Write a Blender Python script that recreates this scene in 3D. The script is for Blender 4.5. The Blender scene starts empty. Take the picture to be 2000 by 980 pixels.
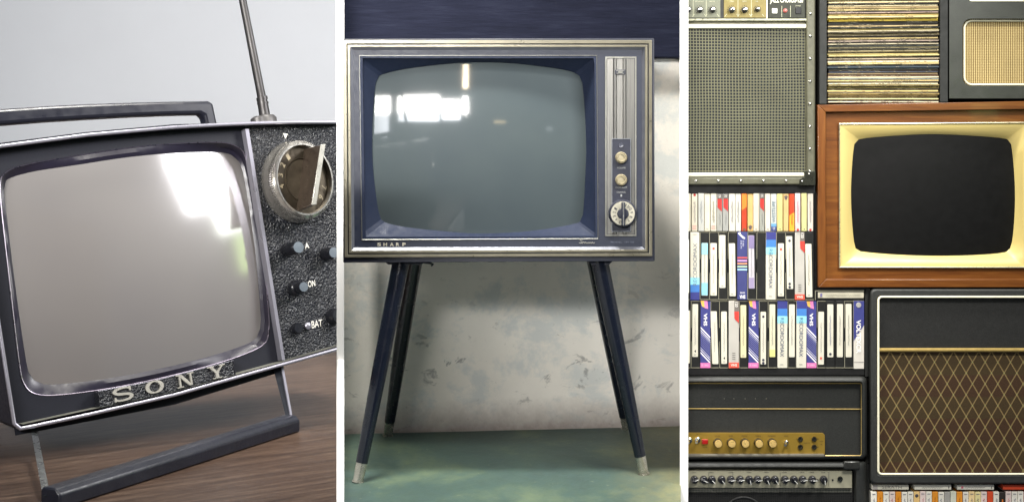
import bpy, bmesh, math, random
from mathutils import Vector, Matrix
random.seed(7)
S = bpy.context.scene
COL = S.collection
R = math.radians

# ------------------------------------------------------------------ camera
F = 3000.0; HY = 280.0; CZ = 0.66          # focal length in photo pixels, horizon row, eye height
CAM = Vector((0, -3, CZ))
cd = bpy.data.cameras.new("camera"); cam = bpy.data.objects.new("camera", cd); COL.objects.link(cam)
cam.location = CAM; cam.rotation_euler = (R(90), 0, 0)
cd.sensor_width = 36; cd.lens = 36 * F / 2000; cd.shift_y = (HY - 490) / 2000
cd.clip_start = 0.05; cd.clip_end = 200
S.camera = cam

# ------------------------------------------------------------------ world, lamps, exposure
w = bpy.data.worlds.new("World"); S.world = w; w.use_nodes = True
bg = w.node_tree.nodes["Background"]; bg.inputs[0].default_value = (0.58, 0.76, 1.0, 1); bg.inputs[1].default_value = 0.15
S.view_settings.view_transform = 'Standard'; S.view_settings.look = 'None'
S.view_settings.exposure = -0.12; S.view_settings.gamma = 1

def lamp(name, loc, target, sx, sy, power, rgb=(1, 1, 1), spread=180):
    ld = bpy.data.lights.new(name, 'AREA'); ld.shape = 'RECTANGLE'; ld.size = sx; ld.size_y = sy
    ld.energy = power; ld.color = rgb; ld.spread = R(spread)
    o = bpy.data.objects.new(name, ld); COL.objects.link(o); o.location = loc
    o.rotation_euler = (Vector(target) - Vector(loc)).to_track_quat('-Z', 'Y').to_euler()
    return o
lamp("ceiling_lamp", (-0.30, -0.55, 2.6), (0.02, 0.12, 0.2), 0.5, 0.25, 27, (1.0, 0.97, 0.90), 80)
lamp("shelf_lamp", (1.05, -2.2, 2.9), (0.75, 0, 0.3), 1.1, 0.3, 22, (1.0, 0.96, 0.87), 90)
lamp("side_lamp", (-0.85, 1.0, 2.3), (-0.75, 2.0, 0.3), 0.9, 0.6, 7, (0.98, 0.98, 1.0), 130)

# ------------------------------------------------------------------ pixel helpers (photo 2000 x 980)
def P(px, py, y=0.0):
    d = 3 + y
    return Vector(((px - 1000) / F * d, y, CZ - (py - HY) / F * d))
def floor_at(px, py):
    d = CZ * F / (py - HY)
    return Vector(((px - 1000) / F * d, d - 3, 0))
def ray_plane(px, keep_left):               # a vertical plane holding a bay's side
    k = (px - 1000) / F
    n = Vector((1, -k, 0)).normalized()
    return (CAM, n if keep_left else -n)
CL = ray_plane(657.5, True); CM1 = ray_plane(670.5, False); CM2 = ray_plane(1329.5, True); CR = ray_plane(1342.5, False)

# ------------------------------------------------------------------ materials
def lin(c): 
    c /= 255.0
    return c / 12.92 if c <= 0.04045 else ((c + 0.055) / 1.055) ** 2.4
def rgb(r, g, b, k=1.0): return (lin(r) * k, lin(g) * k, lin(b) * k)
class NT:
    def __init__(s, name):
        s.m = bpy.data.materials.new(name); s.m.use_nodes = True
        s.t = s.m.node_tree; s.p = s.t.nodes["Principled BSDF"]
        s.tc = s.t.nodes.new("ShaderNodeTexCoord")
    def n(s, k, **kw):
        x = s.t.nodes.new(k)
        for a, v in kw.items(): setattr(x, a, v)
        return x
    def l(s, a, b): s.t.links.new(a, b)
    def math(s, op, a, b=0.0, c=None):
        x = s.n("ShaderNodeMath", operation=op)
        for i, v in enumerate((a, b, c)):
            if v is None: continue
            if isinstance(v, (int, float)): x.inputs[i].default_value = v
            else: s.l(v, x.inputs[i])
        return x.outputs[0]
    def coord(s, scale=(1, 1, 1), rot=(0, 0, 0), loc=(0, 0, 0)):
        mp = s.n("ShaderNodeMapping"); s.l(s.tc.outputs["Object"], mp.inputs[0])
        mp.inputs["Scale"].default_value = scale; mp.inputs["Rotation"].default_value = rot; mp.inputs["Location"].default_value = loc
        return mp.outputs[0]
    def noise(s, vec, scale, detail=4, rough=.55, dist=0):
        x = s.n("ShaderNodeTexNoise"); x.inputs["Scale"].default_value = scale; x.inputs["Detail"].default_value = detail
        x.inputs["Roughness"].default_value = rough; x.inputs["Distortion"].default_value = dist; s.l(vec, x.inputs["Vector"]); return x.outputs[0]
    def ramp(s, fac, stops):
        x = s.n("ShaderNodeValToRGB"); e = x.color_ramp.elements
        while len(e) < len(stops): e.new(0.5)
        for el, (p, c) in zip(e, stops): el.position = p; el.color = (*c, 1) if len(c) == 3 else c
        s.l(fac, x.inputs[0]); return x.outputs[0]
    def mix(s, fac, a, b, mode='MIX'):
        x = s.n("ShaderNodeMix", data_type='RGBA', blend_type=mode)
        for i, v in ((0, fac), (6, a), (7, b)):
            if isinstance(v, (int, float)): x.inputs[i].default_value = v
            elif isinstance(v, tuple): x.inputs[i].default_value = (*v, 1)
            else: s.l(v, x.inputs[i])
        return x.outputs[2]
    def bump(s, h, strength=.3, dist=.002):
        x = s.n("ShaderNodeBump"); x.inputs["Strength"].default_value = strength; x.inputs["Distance"].default_value = dist
        s.l(h, x.inputs["Height"]); s.l(x.outputs[0], s.p.inputs["Normal"])
    def base(s, c):
        if isinstance(c, tuple): s.p.inputs["Base Color"].default_value = (*c, 1)
        else: s.l(c, s.p.inputs["Base Color"])
    def set(s, rough=.5, metal=0, spec=.5, coat=0):
        s.p.inputs["Roughness"].default_value = rough; s.p.inputs["Metallic"].default_value = metal
        s.p.inputs["Specular IOR Level"].default_value = spec; s.p.inputs["Coat Weight"].default_value = coat
        s.p.inputs["Coat Roughness"].default_value = .06
_mc = {}
def mat(c, rough=.5, metal=0, var=.12, scale=60, bump=0, bscale=400, spec=.5, coat=0, stretch=(1, 1, 1), tag=''):
    key = (c, rough, metal, var, scale, bump, bscale, spec, coat, stretch)
    if key in _mc: return _mc[key]
    t = NT((tag or 'paint') + '_finish'); a = rgb(*c)
    v = t.coord(stretch)
    f = t.noise(v, scale, 5)
    t.base(t.ramp(f, [(.3, tuple(x * (1 - var) for x in a)), (.7, tuple(min(x * (1 + var), 1) for x in a))]))
    t.set(rough, metal, spec, coat)
    rr = t.ramp(t.noise(v, scale * 2.3, 3), [(.3, (rough * .8,) * 3), (.7, (min(1, rough * 1.2),) * 3)])
    t.l(rr, t.p.inputs["Roughness"])
    if bump: t.bump(t.noise(t.coord(), bscale, 4), bump)
    _mc[key] = t.m; return t.m

# ------------------------------------------------------------------ mesh builder
UNIT = 1.0
class MB:
    def __init__(s): s.v = []; s.f = []; s.mi = []; s.sm = []
    def add(s, vs, fs, m=0, smooth=False):
        o = len(s.v); s.v += [Vector(x) for x in vs]
        for f in fs: s.f.append([o + i for i in f]); s.mi.append(m); s.sm.append(smooth)
        return s
    def box(s, a, b, m=0):
        x0, y0, z0 = (min(a[i], b[i]) for i in range(3)); x1, y1, z1 = (max(a[i], b[i]) for i in range(3))
        return s.add([(x0, y0, z0), (x1, y0, z0), (x1, y1, z0), (x0, y1, z0), (x0, y0, z1), (x1, y0, z1), (x1, y1, z1), (x0, y1, z1)],
                     [(0, 3, 2, 1), (4, 5, 6, 7), (0, 1, 5, 4), (1, 2, 6, 5), (2, 3, 7, 6), (3, 0, 4, 7)], m)
    def prism(s, pts, vec, m=0, taper=1.0, smooth=False):
        n = len(pts); vec = Vector(vec); c = sum((Vector(p) for p in pts), Vector()) / n
        back = [c + (Vector(p) - c) * taper + vec for p in pts]
        return s.add(list(pts) + back, [tuple(range(n)), tuple(range(2 * n - 1, n - 1, -1))] +
                     [(i, n + i, n + (i + 1) % n, (i + 1) % n) for i in range(n)], m, smooth)
    def loft(s, rings, m=0, smooth=True, closed=True, cap=False):
        n = len(rings[0]); vs = [p for r in rings for p in r]; fs = []
        for k in range(len(rings) - 1):
            for i in range(n if closed else n - 1):
                j = (i + 1) % n
                fs.append((k * n + i, k * n + j, (k + 1) * n + j, (k + 1) * n + i))
        if cap: fs.append(tuple(range(n)))
        if cap == 2: fs.append(tuple(range(len(vs) - 1, len(vs) - n - 1, -1)))
        return s.add(vs, fs, m, smooth)
    def tube(s, path, r, m=0, n=8, closed=False, caps=True):
        path = [Vector(p) for p in path]; rings = []; N = len(path); prev = None
        for i, p in enumerate(path):
            a = path[(i - 1) % N] if (closed or i > 0) else p; b = path[(i + 1) % N] if (closed or i < N - 1) else p
            t = (b - a).normalized()
            if prev is None:
                prev = t.orthogonal().normalized()
            else:
                prev = (prev - t * prev.dot(t)).normalized()
            q = t.cross(prev); rr = (r[i] if isinstance(r, (list, tuple)) else r) * UNIT
            rings.append([p + (prev * math.cos(2 * math.pi * k / n) + q * math.sin(2 * math.pi * k / n)) * rr for k in range(n)])
        if closed: rings.append(rings[0])
        s.loft(rings, m)
        if caps and not closed:
            s.add(rings[0], [tuple(range(n))], m); s.add(rings[-1], [tuple(range(n - 1, -1, -1))], m)
        return s
    def lathe(s, c, axis, prof, m=0, n=32, sq=(1, 1), up=(0, 0, 1)):      # prof: (radius, height along axis)
        c = Vector(c); axis = Vector(axis).normalized(); v = (Vector(up) - axis * Vector(up).dot(axis)).normalized(); u = v.cross(axis).normalized()
        prof = [(r * UNIT, h * UNIT) for r, h in prof]
        rings = [[c + axis * h + u * (r * sq[0] * math.cos(2 * math.pi * k / n)) + v * (r * sq[1] * math.sin(2 * math.pi * k / n)) for k in range(n)] for r, h in prof]
        s.loft(rings, m)
        if prof[0][0] > 1e-5: s.add(rings[0], [tuple(range(n))], m)
        if prof[-1][0] > 1e-5: s.add(rings[-1], [tuple(range(n))], m)
        return s
    def build(s, name, mats, parent=None, clip=(), bevel=0, auto=35):
        if not isinstance(mats, (list, tuple)): mats = [mats]
        bm = bmesh.new(); off = Vector()
        q = parent
        while q is not None: off = off + q.location; q = q.parent
        vs = [bm.verts.new(p) for p in s.v]
        for f, mi, sm in zip(s.f, s.mi, s.sm):
            try: fc = bm.faces.new([vs[i] for i in f])
            except ValueError: continue
            fc.material_index = mi; fc.smooth = sm
        bmesh.ops.remove_doubles(bm, verts=bm.verts, dist=1e-6)
        bmesh.ops.recalc_face_normals(bm, faces=bm.faces)
        for co, no in clip:
            g = bmesh.ops.bisect_plane(bm, geom=bm.verts[:] + bm.edges[:] + bm.faces[:], plane_co=co, plane_no=no, clear_outer=True)
            ed = [e for e in g['geom_cut'] if isinstance(e, bmesh.types.BMEdge) and e.is_boundary]
            if ed: bmesh.ops.holes_fill(bm, edges=ed)
        bmesh.ops.translate(bm, verts=bm.verts, vec=-off)
        me = bpy.data.meshes.new(name); bm.to_mesh(me); bm.free()
        for m in mats: me.materials.append(m)
        if auto: me.set_sharp_from_angle(angle=R(auto))
        o = bpy.data.objects.new(name, me); COL.objects.link(o)
        if parent is not None: o.parent = parent
        if bevel:
            b = o.modifiers.new("edge", 'BEVEL'); b.width = bevel; b.segments = 2; b.limit_method = 'ANGLE'; b.angle_limit = R(40)
        return o
def tag(o, label=None, cat=None, group=None, kind=None):
    if label: o['label'] = label
    if cat: o['category'] = cat
    if group: o['group'] = group
    if kind: o['kind'] = kind
    return o
def thing(name, loc, label, cat, group=None):
    o = bpy.data.objects.new(name, None); COL.objects.link(o); o.location = loc; o.empty_display_size = .05
    return tag(o, label, cat, group)
_tc = {}
def text_geo(txt, bold=0.0):
    if (txt, bold) in _tc: return _tc[(txt, bold)]
    c = bpy.data.curves.new("t", 'FONT'); c.body = txt; c.size = 1; c.offset = bold; c.resolution_u = 4
    o = bpy.data.objects.new("t", c); COL.objects.link(o)
    dg = bpy.context.evaluated_depsgraph_get(); dg.update()
    me = bpy.data.meshes.new_from_object(o.evaluated_get(dg))
    vs = [v.co.copy() for v in me.vertices]; fs = [tuple(p.vertices) for p in me.polygons]
    bpy.data.objects.remove(o); bpy.data.curves.remove(c); bpy.data.meshes.remove(me)
    x0 = min(v.x for v in vs); x1 = max(v.x for v in vs); y0 = min(v.y for v in vs); y1 = max(v.y for v in vs)
    g = ([((v.x - x0) / (x1 - x0), (v.y - y0) / (y1 - y0)) for v in vs], fs)
    _tc[(txt, bold)] = g; return g
def text(mb, txt, o, u, v, m=0, bold=0.0):      # fills the parallelogram o, o+u, o+v
    g = text_geo(txt, bold); o = Vector(o); u = Vector(u); v = Vector(v)
    mb.add([o + u * a + v * b for a, b in g[0]], g[1], m)
def rbox(px0, py0, px1, py1, r, y, n=6):         # rounded rectangle outline in a frontal plane
    out = []
    for cx, cy, a0 in ((px1 - r, py0 + r, -90), (px1 - r, py1 - r, 0), (px0 + r, py1 - r, 90), (px0 + r, py0 + r, 180)):
        for k in range(n + 1):
            a = R(a0 + 90 * k / n); out.append(P(cx + r * math.cos(a), cy + r * math.sin(a), y))
    return out
def catmull(pts, n=6, closed=True):
    out = []; N = len(pts)
    for i in range(N if closed else N - 1):
        p = [pts[(i + k - 1) % N] if closed else pts[min(max(i + k - 1, 0), N - 1)] for k in range(4)]
        for j in range(n):
            t = j / n
            out.append(tuple(.5 * ((2 * p[1][q]) + (-p[0][q] + p[2][q]) * t + (2 * p[0][q] - 5 * p[1][q] + 4 * p[2][q] - p[3][q]) * t * t + (-p[0][q] + 3 * p[1][q] - 3 * p[2][q] + p[3][q]) * t ** 3) for q in (0, 1)))
    if not closed: out.append(tuple(pts[-1]))
    return out
def polar(poly, c, angs):                        # where rays from c leave a polygon
    out = []
    for a in angs:
        dx, dy = math.cos(a), math.sin(a); best = 0
        for i in range(len(poly)):
            x0, y0 = poly[i]; x1, y1 = poly[(i + 1) % len(poly)]
            ex, ey = x1 - x0, y1 - y0; den = dx * ey - dy * ex
            if abs(den) < 1e-9: continue
            t = ((x0 - c[0]) * ey - (y0 - c[1]) * ex) / den; u = ((x0 - c[0]) * dy - (y0 - c[1]) * dx) / den
            if t > 0 and -1e-6 <= u <= 1 + 1e-6: best = max(best, t)
        out.append((c[0] + dx * best, c[1] + dy * best))
    return out
def angles(c, n, *polys):
    a = [2 * math.pi * k / n - math.pi for k in range(n)]
    for poly in polys: a += [math.atan2(y - c[1], x - c[0]) for x, y in poly]
    a.sort(); out = []
    for x in a:
        if not out or x - out[-1] > 1e-4: out.append(x)
    return out

# ================================================================== SETTING
def plaster(name, c, stain, chips):
    t = NT(name); a = rgb(*c); v = t.coord()
    f = t.noise(v, 3.2, 6, .6); g = t.noise(v, 30, 8, .75)
    lo, hi = (.86, 1.10) if chips else (.975, 1.025); b = t.ramp(f, [(.25, tuple(x * lo for x in a)), (.75, tuple(min(1, x * hi) for x in a))])
    if stain: b = t.mix(t.ramp(t.noise(t.coord((1, 1, 1.2)), 7.5, 7, .7, .2), [(.50, (0, 0, 0)), (.60, (.6,) * 3)]), b, rgb(*stain))
    if chips:
        sp = t.n("ShaderNodeSeparateXYZ"); t.l(v, sp.inputs[0])
        band = t.ramp(sp.outputs[2], [(.0, (.8,) * 3), (.06, (.6,) * 3), (.16, (1,) * 3), (.27, (.35,) * 3), (.45, (.15,) * 3)])
        ch = t.ramp(t.noise(t.coord((1, 1, 1.5)), 17, 6, .66, .6), [(.60, (0, 0, 0)), (.66, (1, 1, 1))])
        b = t.mix(t.math('MULTIPLY', t.math('MULTIPLY', ch, band), .6), b, rgb(95, 98, 100))
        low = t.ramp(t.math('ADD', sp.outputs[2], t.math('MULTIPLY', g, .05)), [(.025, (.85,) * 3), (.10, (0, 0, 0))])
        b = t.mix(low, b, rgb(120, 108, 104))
    if chips: b = t.mix(t.ramp(t.noise(v, 90, 4, .8), [(.66, (0, 0, 0)), (.74, (.4,) * 3)]), b, rgb(118, 116, 112))
    t.base(b); t.set(.85, spec=.15); t.bump(t.math('ADD', g, t.math('MULTIPLY', f, .6)), .3 if chips else .08, .004)
    return t.m
M_wall_left = plaster('smooth_wall', (194, 196, 200), None, False)
M_wall_mid = plaster('old_plaster', (236, 232, 224), (198, 205, 206), True)
WHITE = mat((252, 252, 252), .6, var=.01, tag='white')

# left wall
m = MB(); m.box((-2.2, 2.30, -1.2), (-.3, 2.36, 2.0)); tag(m.build('wall', M_wall_left, clip=[CL]), kind='structure')
# middle wall, slightly turned, and the navy beam across its top
a = floor_at(640, 848); b = floor_at(1360, 831); a.z = b.z = -.02
dirn = (b - a).normalized(); nin = Vector((-dirn.y, dirn.x, 0))
m = MB(); m.prism([a, b, b + nin * .06, a + nin * .06], (0, 0, 2.0)); tag(m.build('wall', M_wall_mid, clip=[CM1, CM2]), kind='structure')
t = NT('navy_boards'); v = t.coord((1, 1, 9))
f = t.noise(v, 9, 7, .7)
c0 = t.ramp(f, [(.3, rgb(18, 21, 34)), (.55, rgb(25, 28, 43)), (.8, rgb(36, 40, 54))])
scr = t.ramp(t.noise(t.coord((3, 1, 1.2), (0, .6, 0)), 26, 3, .8, 1.2), [(.70, (0, 0, 0)), (.76, (.4,) * 3)])
t.base(t.mix(scr, c0, rgb(64, 60, 62))); t.set(.7, spec=.08); t.bump(t.noise(v, 14, 6, .7), .35, .006)
yb = 0.60
m = MB(); zb = P(1000, 114, .55).z
m.prism([a + Vector((0, 0, 0)) - nin * .05, b - nin * .05, b - nin * .001, a - nin * .001], (0, 0, .8))
for q in m.v: q.z += zb - (-.02)
tag(m.build('beam', t.m, clip=[CM1, CM2], bevel=.003), kind='structure')
# floor of the middle bay
t = NT('green_painted_concrete'); v = t.coord((1, .55, 1))
f = t.noise(v, 4.5, 7, .65, .3); g = t.noise(v, 40, 5, .7)
c0 = t.ramp(f, [(.28, rgb(44, 61, 60)), (.5, rgb(58, 77, 68)), (.72, rgb(96, 110, 82))])
sp = t.n("ShaderNodeSeparateXYZ"); t.l(t.tc.outputs["Object"], sp.inputs[0])
warm = t.ramp(t.math('ADD', sp.outputs[0], t.math('MULTIPLY', f, .25)), [(.30, (0, 0, 0)), (.50, (.5,) * 3)])
c1 = t.mix(warm, c0, rgb(142, 132, 92))
c2 = t.mix(t.ramp(g, [(.35, (.35,) * 3), (.6, (0, 0, 0))]), c1, rgb(60, 84, 84))
sc_ = t.ramp(t.noise(t.coord((5, 3, 1)), 7, 7, .78, .6), [(.62, (0, 0, 0)), (.72, (.55,) * 3)])
gr_ = t.ramp(t.noise(t.coord((1, .5, 1)), 110, 4, .8), [(.66, (0, 0, 0)), (.76, (.7,) * 3)])
c2 = t.mix(sc_, c2, rgb(140, 150, 122)); c2 = t.mix(gr_, c2, rgb(30, 40, 44))
t.base(c2); t.set(.6); t.bump(g, .4, .004)
m = MB(); m.box((-.7, -.48, -.05), (.8, .75, 0)); tag(m.build('floor', t.m, clip=[CM1, CM2]), kind='structure')
# white dividers between the bays
def divider(p0, p1, prof, label):                      # prof: outline in (distance, height)
    k0, k1 = (p0 - 1000) / F, (p1 - 1000) / F
    m = MB(); m.loft([[Vector((k * d + sg * .0016 * max(0, d - 3.4) / 2, d - 3, z)) for d, z in prof] for k, sg in ((k0, 1), (k1, -1))], smooth=False)
    n = len(prof); m.add(m.v[:n], [tuple(range(n))]); m.add(m.v[n:2 * n], [tuple(range(n))])
    tag(m.build('divider_panel', WHITE), label, 'divider', 'white dividers between the bays')
divider(656, 672, [(1.85, -1), (5.36, -1), (5.36, 2), (3.34, 2), (3.34, .19), (1.85, .19)], 'white upright divider between the portable television and the legged television')
divider(1328, 1344, [(2.97, -1), (3.74, -1), (3.74, 2), (2.97, 2)], 'white upright divider between the legged television and the amplifier wall')

# ================================================================== LEFT BAY
UNIT = 0.72                                          # the portable set is smaller and nearer than the others
OS = CAM + Vector((-0.94712, 2.95, -0.54919)) * UNIT
U = Vector((0.80719663, 0.58113491, 0.10351721)); N = Vector((0.56417776, -0.81111822, 0.15424228)); V = Vector((-0.17360027, 0.06610174, 0.98259529)); NU = N * UNIT; VU = V * UNIT
def W(px, py, w=0.0):                               # a point of the tilted set's own planes
    d = Vector(((px - 1000) / F, 1, (HY - py) / F)); t_ = ((OS - CAM).dot(N) + w * UNIT) / d.dot(N)
    return CAM + d * t_
BLK = mat((42, 43, 52), .45, var=.15, scale=300, tag='dark_panel')
SIL = mat((150, 148, 158), .3, .55, var=.01, scale=3, tag='chrome')
def leather(name, c):
    t = NT(name); vo = t.n("ShaderNodeTexVoronoi", feature='SMOOTH_F1'); vo.inputs["Scale"].default_value = 380
    nz = t.n("ShaderNodeVectorMath", operation='ADD'); n2 = t.n("ShaderNodeTexNoise"); n2.inputs["Scale"].default_value = 60
    sc = t.n("ShaderNodeVectorMath", operation='SCALE'); sc.inputs[3].default_value = .012
    t.l(t.tc.outputs["Object"], n2.inputs["Vector"]); t.l(n2.outputs[1], sc.inputs[0]); t.l(t.tc.outputs["Object"], nz.inputs[0]); t.l(sc.outputs[0], nz.inputs[1])
    t.l(nz.outputs[0], vo.inputs["Vector"])
    t.base(t.ramp(vo.outputs[0], [(.1, rgb(*[x * 1.15 for x in c])), (.6, rgb(*[x * .8 for x in c]))])); t.set(.38, spec=.6)
    t.bump(t.math('SUBTRACT', 1.0, vo.outputs[0]), .8, .004); return t.m
LEA = leather('leatherette', (27, 29, 35))

# table
bar_r = W(570, 822, .0); RB = .0208
dl_ = (CZ - bar_r.z) * F / (968 - HY); bar_l = Vector(((98 - 1000) / F * dl_, dl_ - 3, bar_r.z))
BD = (bar_r - bar_l).normalized()
GD = Vector((U.x, U.y, 0)).normalized(); T = Vector((-GD.y, GD.x, 0)); TN = Vector((0, 0, 1))
bp = bar_r - TN * RB * UNIT
t = NT('brown_wood')
v = t.coord((1.0, 1.0, 1.0), (0, 0, -math.atan2(GD.y, GD.x)))
mp = t.n("ShaderNodeMapping"); t.l(v, mp.inputs[0]); mp.inputs["Scale"].default_value = (1.2, 14, 1)
f = t.noise(mp.outputs[0], 6, 8, .65, .6); mp2 = t.n("ShaderNodeMapping"); t.l(v, mp2.inputs[0]); mp2.inputs["Scale"].default_value = (5, 130, 1)
g = t.noise(mp2.outputs[0], 9, 5, .7)
c0 = t.ramp(f, [(.28, rgb(50, 40, 34)), (.5, rgb(80, 64, 54)), (.75, rgb(110, 92, 78))])
t.base(t.mix(t.ramp(g, [(.36, (.8,) * 3), (.56, (0, 0, 0))]), c0, rgb(40, 29, 26))); t.set(.42, spec=.08); t.bump(g, .2, .001)
tb = thing('table', bp + TN * -.04, 'brown wood grained table carrying the tilted portable television', 'table')
m = MB(); q0 = bp + GD * -1.6 + T * -.9; q1 = bp + GD * 2.2 + T * -.9; q2 = bp + GD * 2.2 + T * 2.4; q3 = bp + GD * -1.6 + T * 2.4
m.prism([q0, q1, q2, q3], TN * -.035)
m.build('tabletop', t.m, tb, clip=[CL, (Vector((0, 2.29, 0)), Vector((0, 1, 0)))])

# the portable television
rim = [(-52, 296), (-30, 291), (0, 285), (170, 263), (340, 248), (430, 243), (500, 240), (580, 238), (656, 238), (722, 239), (742, 250), (770, 640), (762, 655), (656, 683), (500, 727), (340, 772), (170, 811), (60, 834), (38, 838), (26, 828), (-55, 312)]
tv = thing('portable_television', OS, 'black portable television with silver rim leaning back on its wire stand', 'television')
ow = [W(x, y) for x, y in rim]; cen = sum(ow, Vector()) / len(ow)
def inset(k): return [cen + (p - cen) * k for p in ow]
CAB = mat((34, 34, 42), .5, var=.2, scale=80, bump=.15, tag='case')
m = MB(); bk = [p - NU * .02 for p in ow]; b2 = [cen + (p - cen) * .93 - NU * .30 for p in ow]; inn = inset(.987); ind = [p - NU * .036 for p in inn]
m.loft([ind, inn, ow, bk, b2], smooth=True, cap=False); m.add(b2, [tuple(range(len(b2)))])
cab = m.build('cabinet', CAB, tv, clip=[CL])
def dense(pts, k=5): return [pts[i] * (1 - j / k) + pts[(i + 1) % len(pts)] * (j / k) for i in range(len(pts)) for j in range(k)]
m = MB(); m.tube(dense([p + NU * .0012 for p in inset(.996)]), .0038, closed=True, n=16); m.build('rim', SIL, tv, clip=[CL])
DUST = mat((92, 92, 84), .8, var=.25, scale=150, tag='dusty_ledge')
m = MB(); q = [W(46, 832, -.001), W(340, 768, -.001), W(560, 708, -.001), W(690, 670, -.001)]
m.loft([[p + VU * .004 for p in q], [p + VU * .006 - NU * .036 for p in q]], closed=False, smooth=False); m.build('ledge', DUST, tv, clip=[CL])
# screen mask, bezel and glass
sc_c = (262, 520)
glass = catmull([(12, 352), (60, 336), (150, 322), (250, 307), (340, 299), (420, 297), (452, 303), (470, 322), (481, 372), (497, 480), (508, 600), (509, 635), (500, 660), (470, 676), (400, 698), (300, 722), (200, 740), (110, 750), (78, 748), (60, 734), (50, 700), (30, 560), (14, 430), (8, 375)], 5)
bez = catmull([(10, 338), (50, 322), (150, 304), (250, 289), (340, 281), (425, 278), (462, 286), (480, 308), (494, 372), (512, 480), (524, 600), (525, 645), (515, 672), (470, 694), (400, 716), (300, 741), (200, 760), (110, 771), (68, 768), (48, 750), (38, 710), (20, 560), (5, 430), (0, 365)], 5)
fld = [(-70, 288), (170, 258), (340, 243), (476, 240), (482, 256), (556, 704), (552, 725), (340, 790), (30, 850)]
RS = 1.25; GC = W(sc_c[0], sc_c[1], -.012)
def capw(p, k=0.0):                                   # glass depth at a point of the front plane
    r = (p - GC) / UNIT; r2 = r.dot(U) ** 2 + r.dot(V) ** 2
    return -.012 - r2 / (2 * RS) + k
def Wg(px, py, k=0.0):
    wv = -.03
    for _ in range(4): wv = capw(W(px, py, wv), k)
    return W(px, py, wv)
A = angles(sc_c, 96, fld)
m = MB(); m.loft([[W(x, y, -.032) for x, y in polar(fld, sc_c, A)], [W(x, y, -.032) for x, y in polar(bez, sc_c, A)]], smooth=False)
m.build('screen_panel', mat((26, 27, 35), .5, var=.25, scale=700, spec=.3, tag='speckled_panel'), tv)
m = MB(); m.tube([W(x, y, -.031) for x, y in bez], .0011, closed=True, n=6); m.build('bezel_line', mat((170, 160, 175), .3, 1, tag='thin_chrome'), tv)
m = MB(); B0 = polar(bez, sc_c, A); G0 = polar(glass, sc_c, A)
mid_ = [((a_[0] * .45 + b_[0] * .55), (a_[1] * .45 + b_[1] * .55)) for a_, b_ in zip(B0, G0)]
m.loft([[W(x, y, -.032) for x, y in B0], [Wg(x, y, .006) for x, y in mid_], [Wg(x, y, .0006) for x, y in G0]])
m.build('bezel', mat((32, 29, 42), .35, var=.1, scale=40, tag='purple_black'), tv)
m = MB(); rings = []
for k in range(14, 0, -1):
    s_ = k / 14 * 1.01
    rings.append([Wg(sc_c[0] + (x - sc_c[0]) * s_, sc_c[1] + (y - sc_c[1]) * s_) for x, y in G0])
m.loft(rings); m.add(rings[-1], [tuple(range(len(G0)))], 0, True)
t = NT('grey_tube_glass'); t.base(t.ramp(t.noise(t.coord(), 3, 3), [(.3, rgb(106, 102, 101)), (.7, rgb(114, 110, 107))])); t.set(.42, spec=.5, coat=1.0)
t.p.inputs["Coat Roughness"].default_value = .13; t.p.inputs["Coat IOR"].default_value = 2.0
m.build('screen', t.m, tv)
def mirror_s(px, py, dist):
    q = Wg(px, py); r = q - GC; n_ = (N + U * (r.dot(U) / RS / UNIT) + V * (r.dot(V) / RS / UNIT)).normalized()
    v_ = (q - CAM).normalized(); return q + (v_ - n_ * 2 * v_.dot(n_)) * dist
def window_s(x0, y0, x1, y1, dist, lum, col, name):
    a_, b_, c_, d_ = (mirror_s(*p, dist) for p in ((x0, y0), (x1, y0), (x1, y1), (x0, y1))); o_ = (a_ + b_ + c_ + d_) / 4
    sx = ((b_ - a_).length + (c_ - d_).length) / 2; sy = ((d_ - a_).length + (c_ - b_).length) / 2
    lamp(name, o_, Wg((x0 + x1) / 2, (y0 + y1) / 2), sx, sy, lum * math.pi * sx * sy, col, 170)
window_s(335, 275, 472, 400, 1.6, 27, (1, .98, 1), 'garden_window')
window_s(420, 402, 488, 452, 1.6, 14, (.95, 1, .9), 'garden_window')
window_s(462, 456, 500, 530, 1.6, 5, (.62, .85, .3), 'garden_window')
# divider strip, control panel
m = MB(); m.prism([W(479, 252, -.012), W(486, 252, -.012), W(557, 703, -.012), W(551, 703, -.012)], NU * -.022); m.build('divider_strip', SIL, tv)
m = MB(); pan = [W(484, 249, -.026), W(760, 243, -.026), W(790, 640, -.026), W(556, 703, -.026)]
m.prism(pan, NU * -.008); cp = m.build('control_panel', LEA, tv, clip=[CL])
CREAM = mat((225, 222, 212), .5, tag='print_cream')
m = MB(); m.prism([W(553, 260, -.024), W(562, 262, -.024), W(558, 271, -.024)], NU * -.003); m.build('pointer_mark', CREAM, cp)
for s_, x0, y0, x1, y1 in (('A', 596, 486, 604, 474), ('ON', 602, 561, 616, 548), ('BAT', 609, 641, 630, 626)):
    o_ = W(x0, y0, -.0252); u_ = W(x1, y0 - (x1 - x0) * .2, -.0252) - o_; v_ = W(x0 - 1, y1 + 1, -.0252) - o_
    m = MB(); text(m, s_, o_, u_, v_, 0, .01); m.build('lettering', CREAM, cp)
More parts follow.
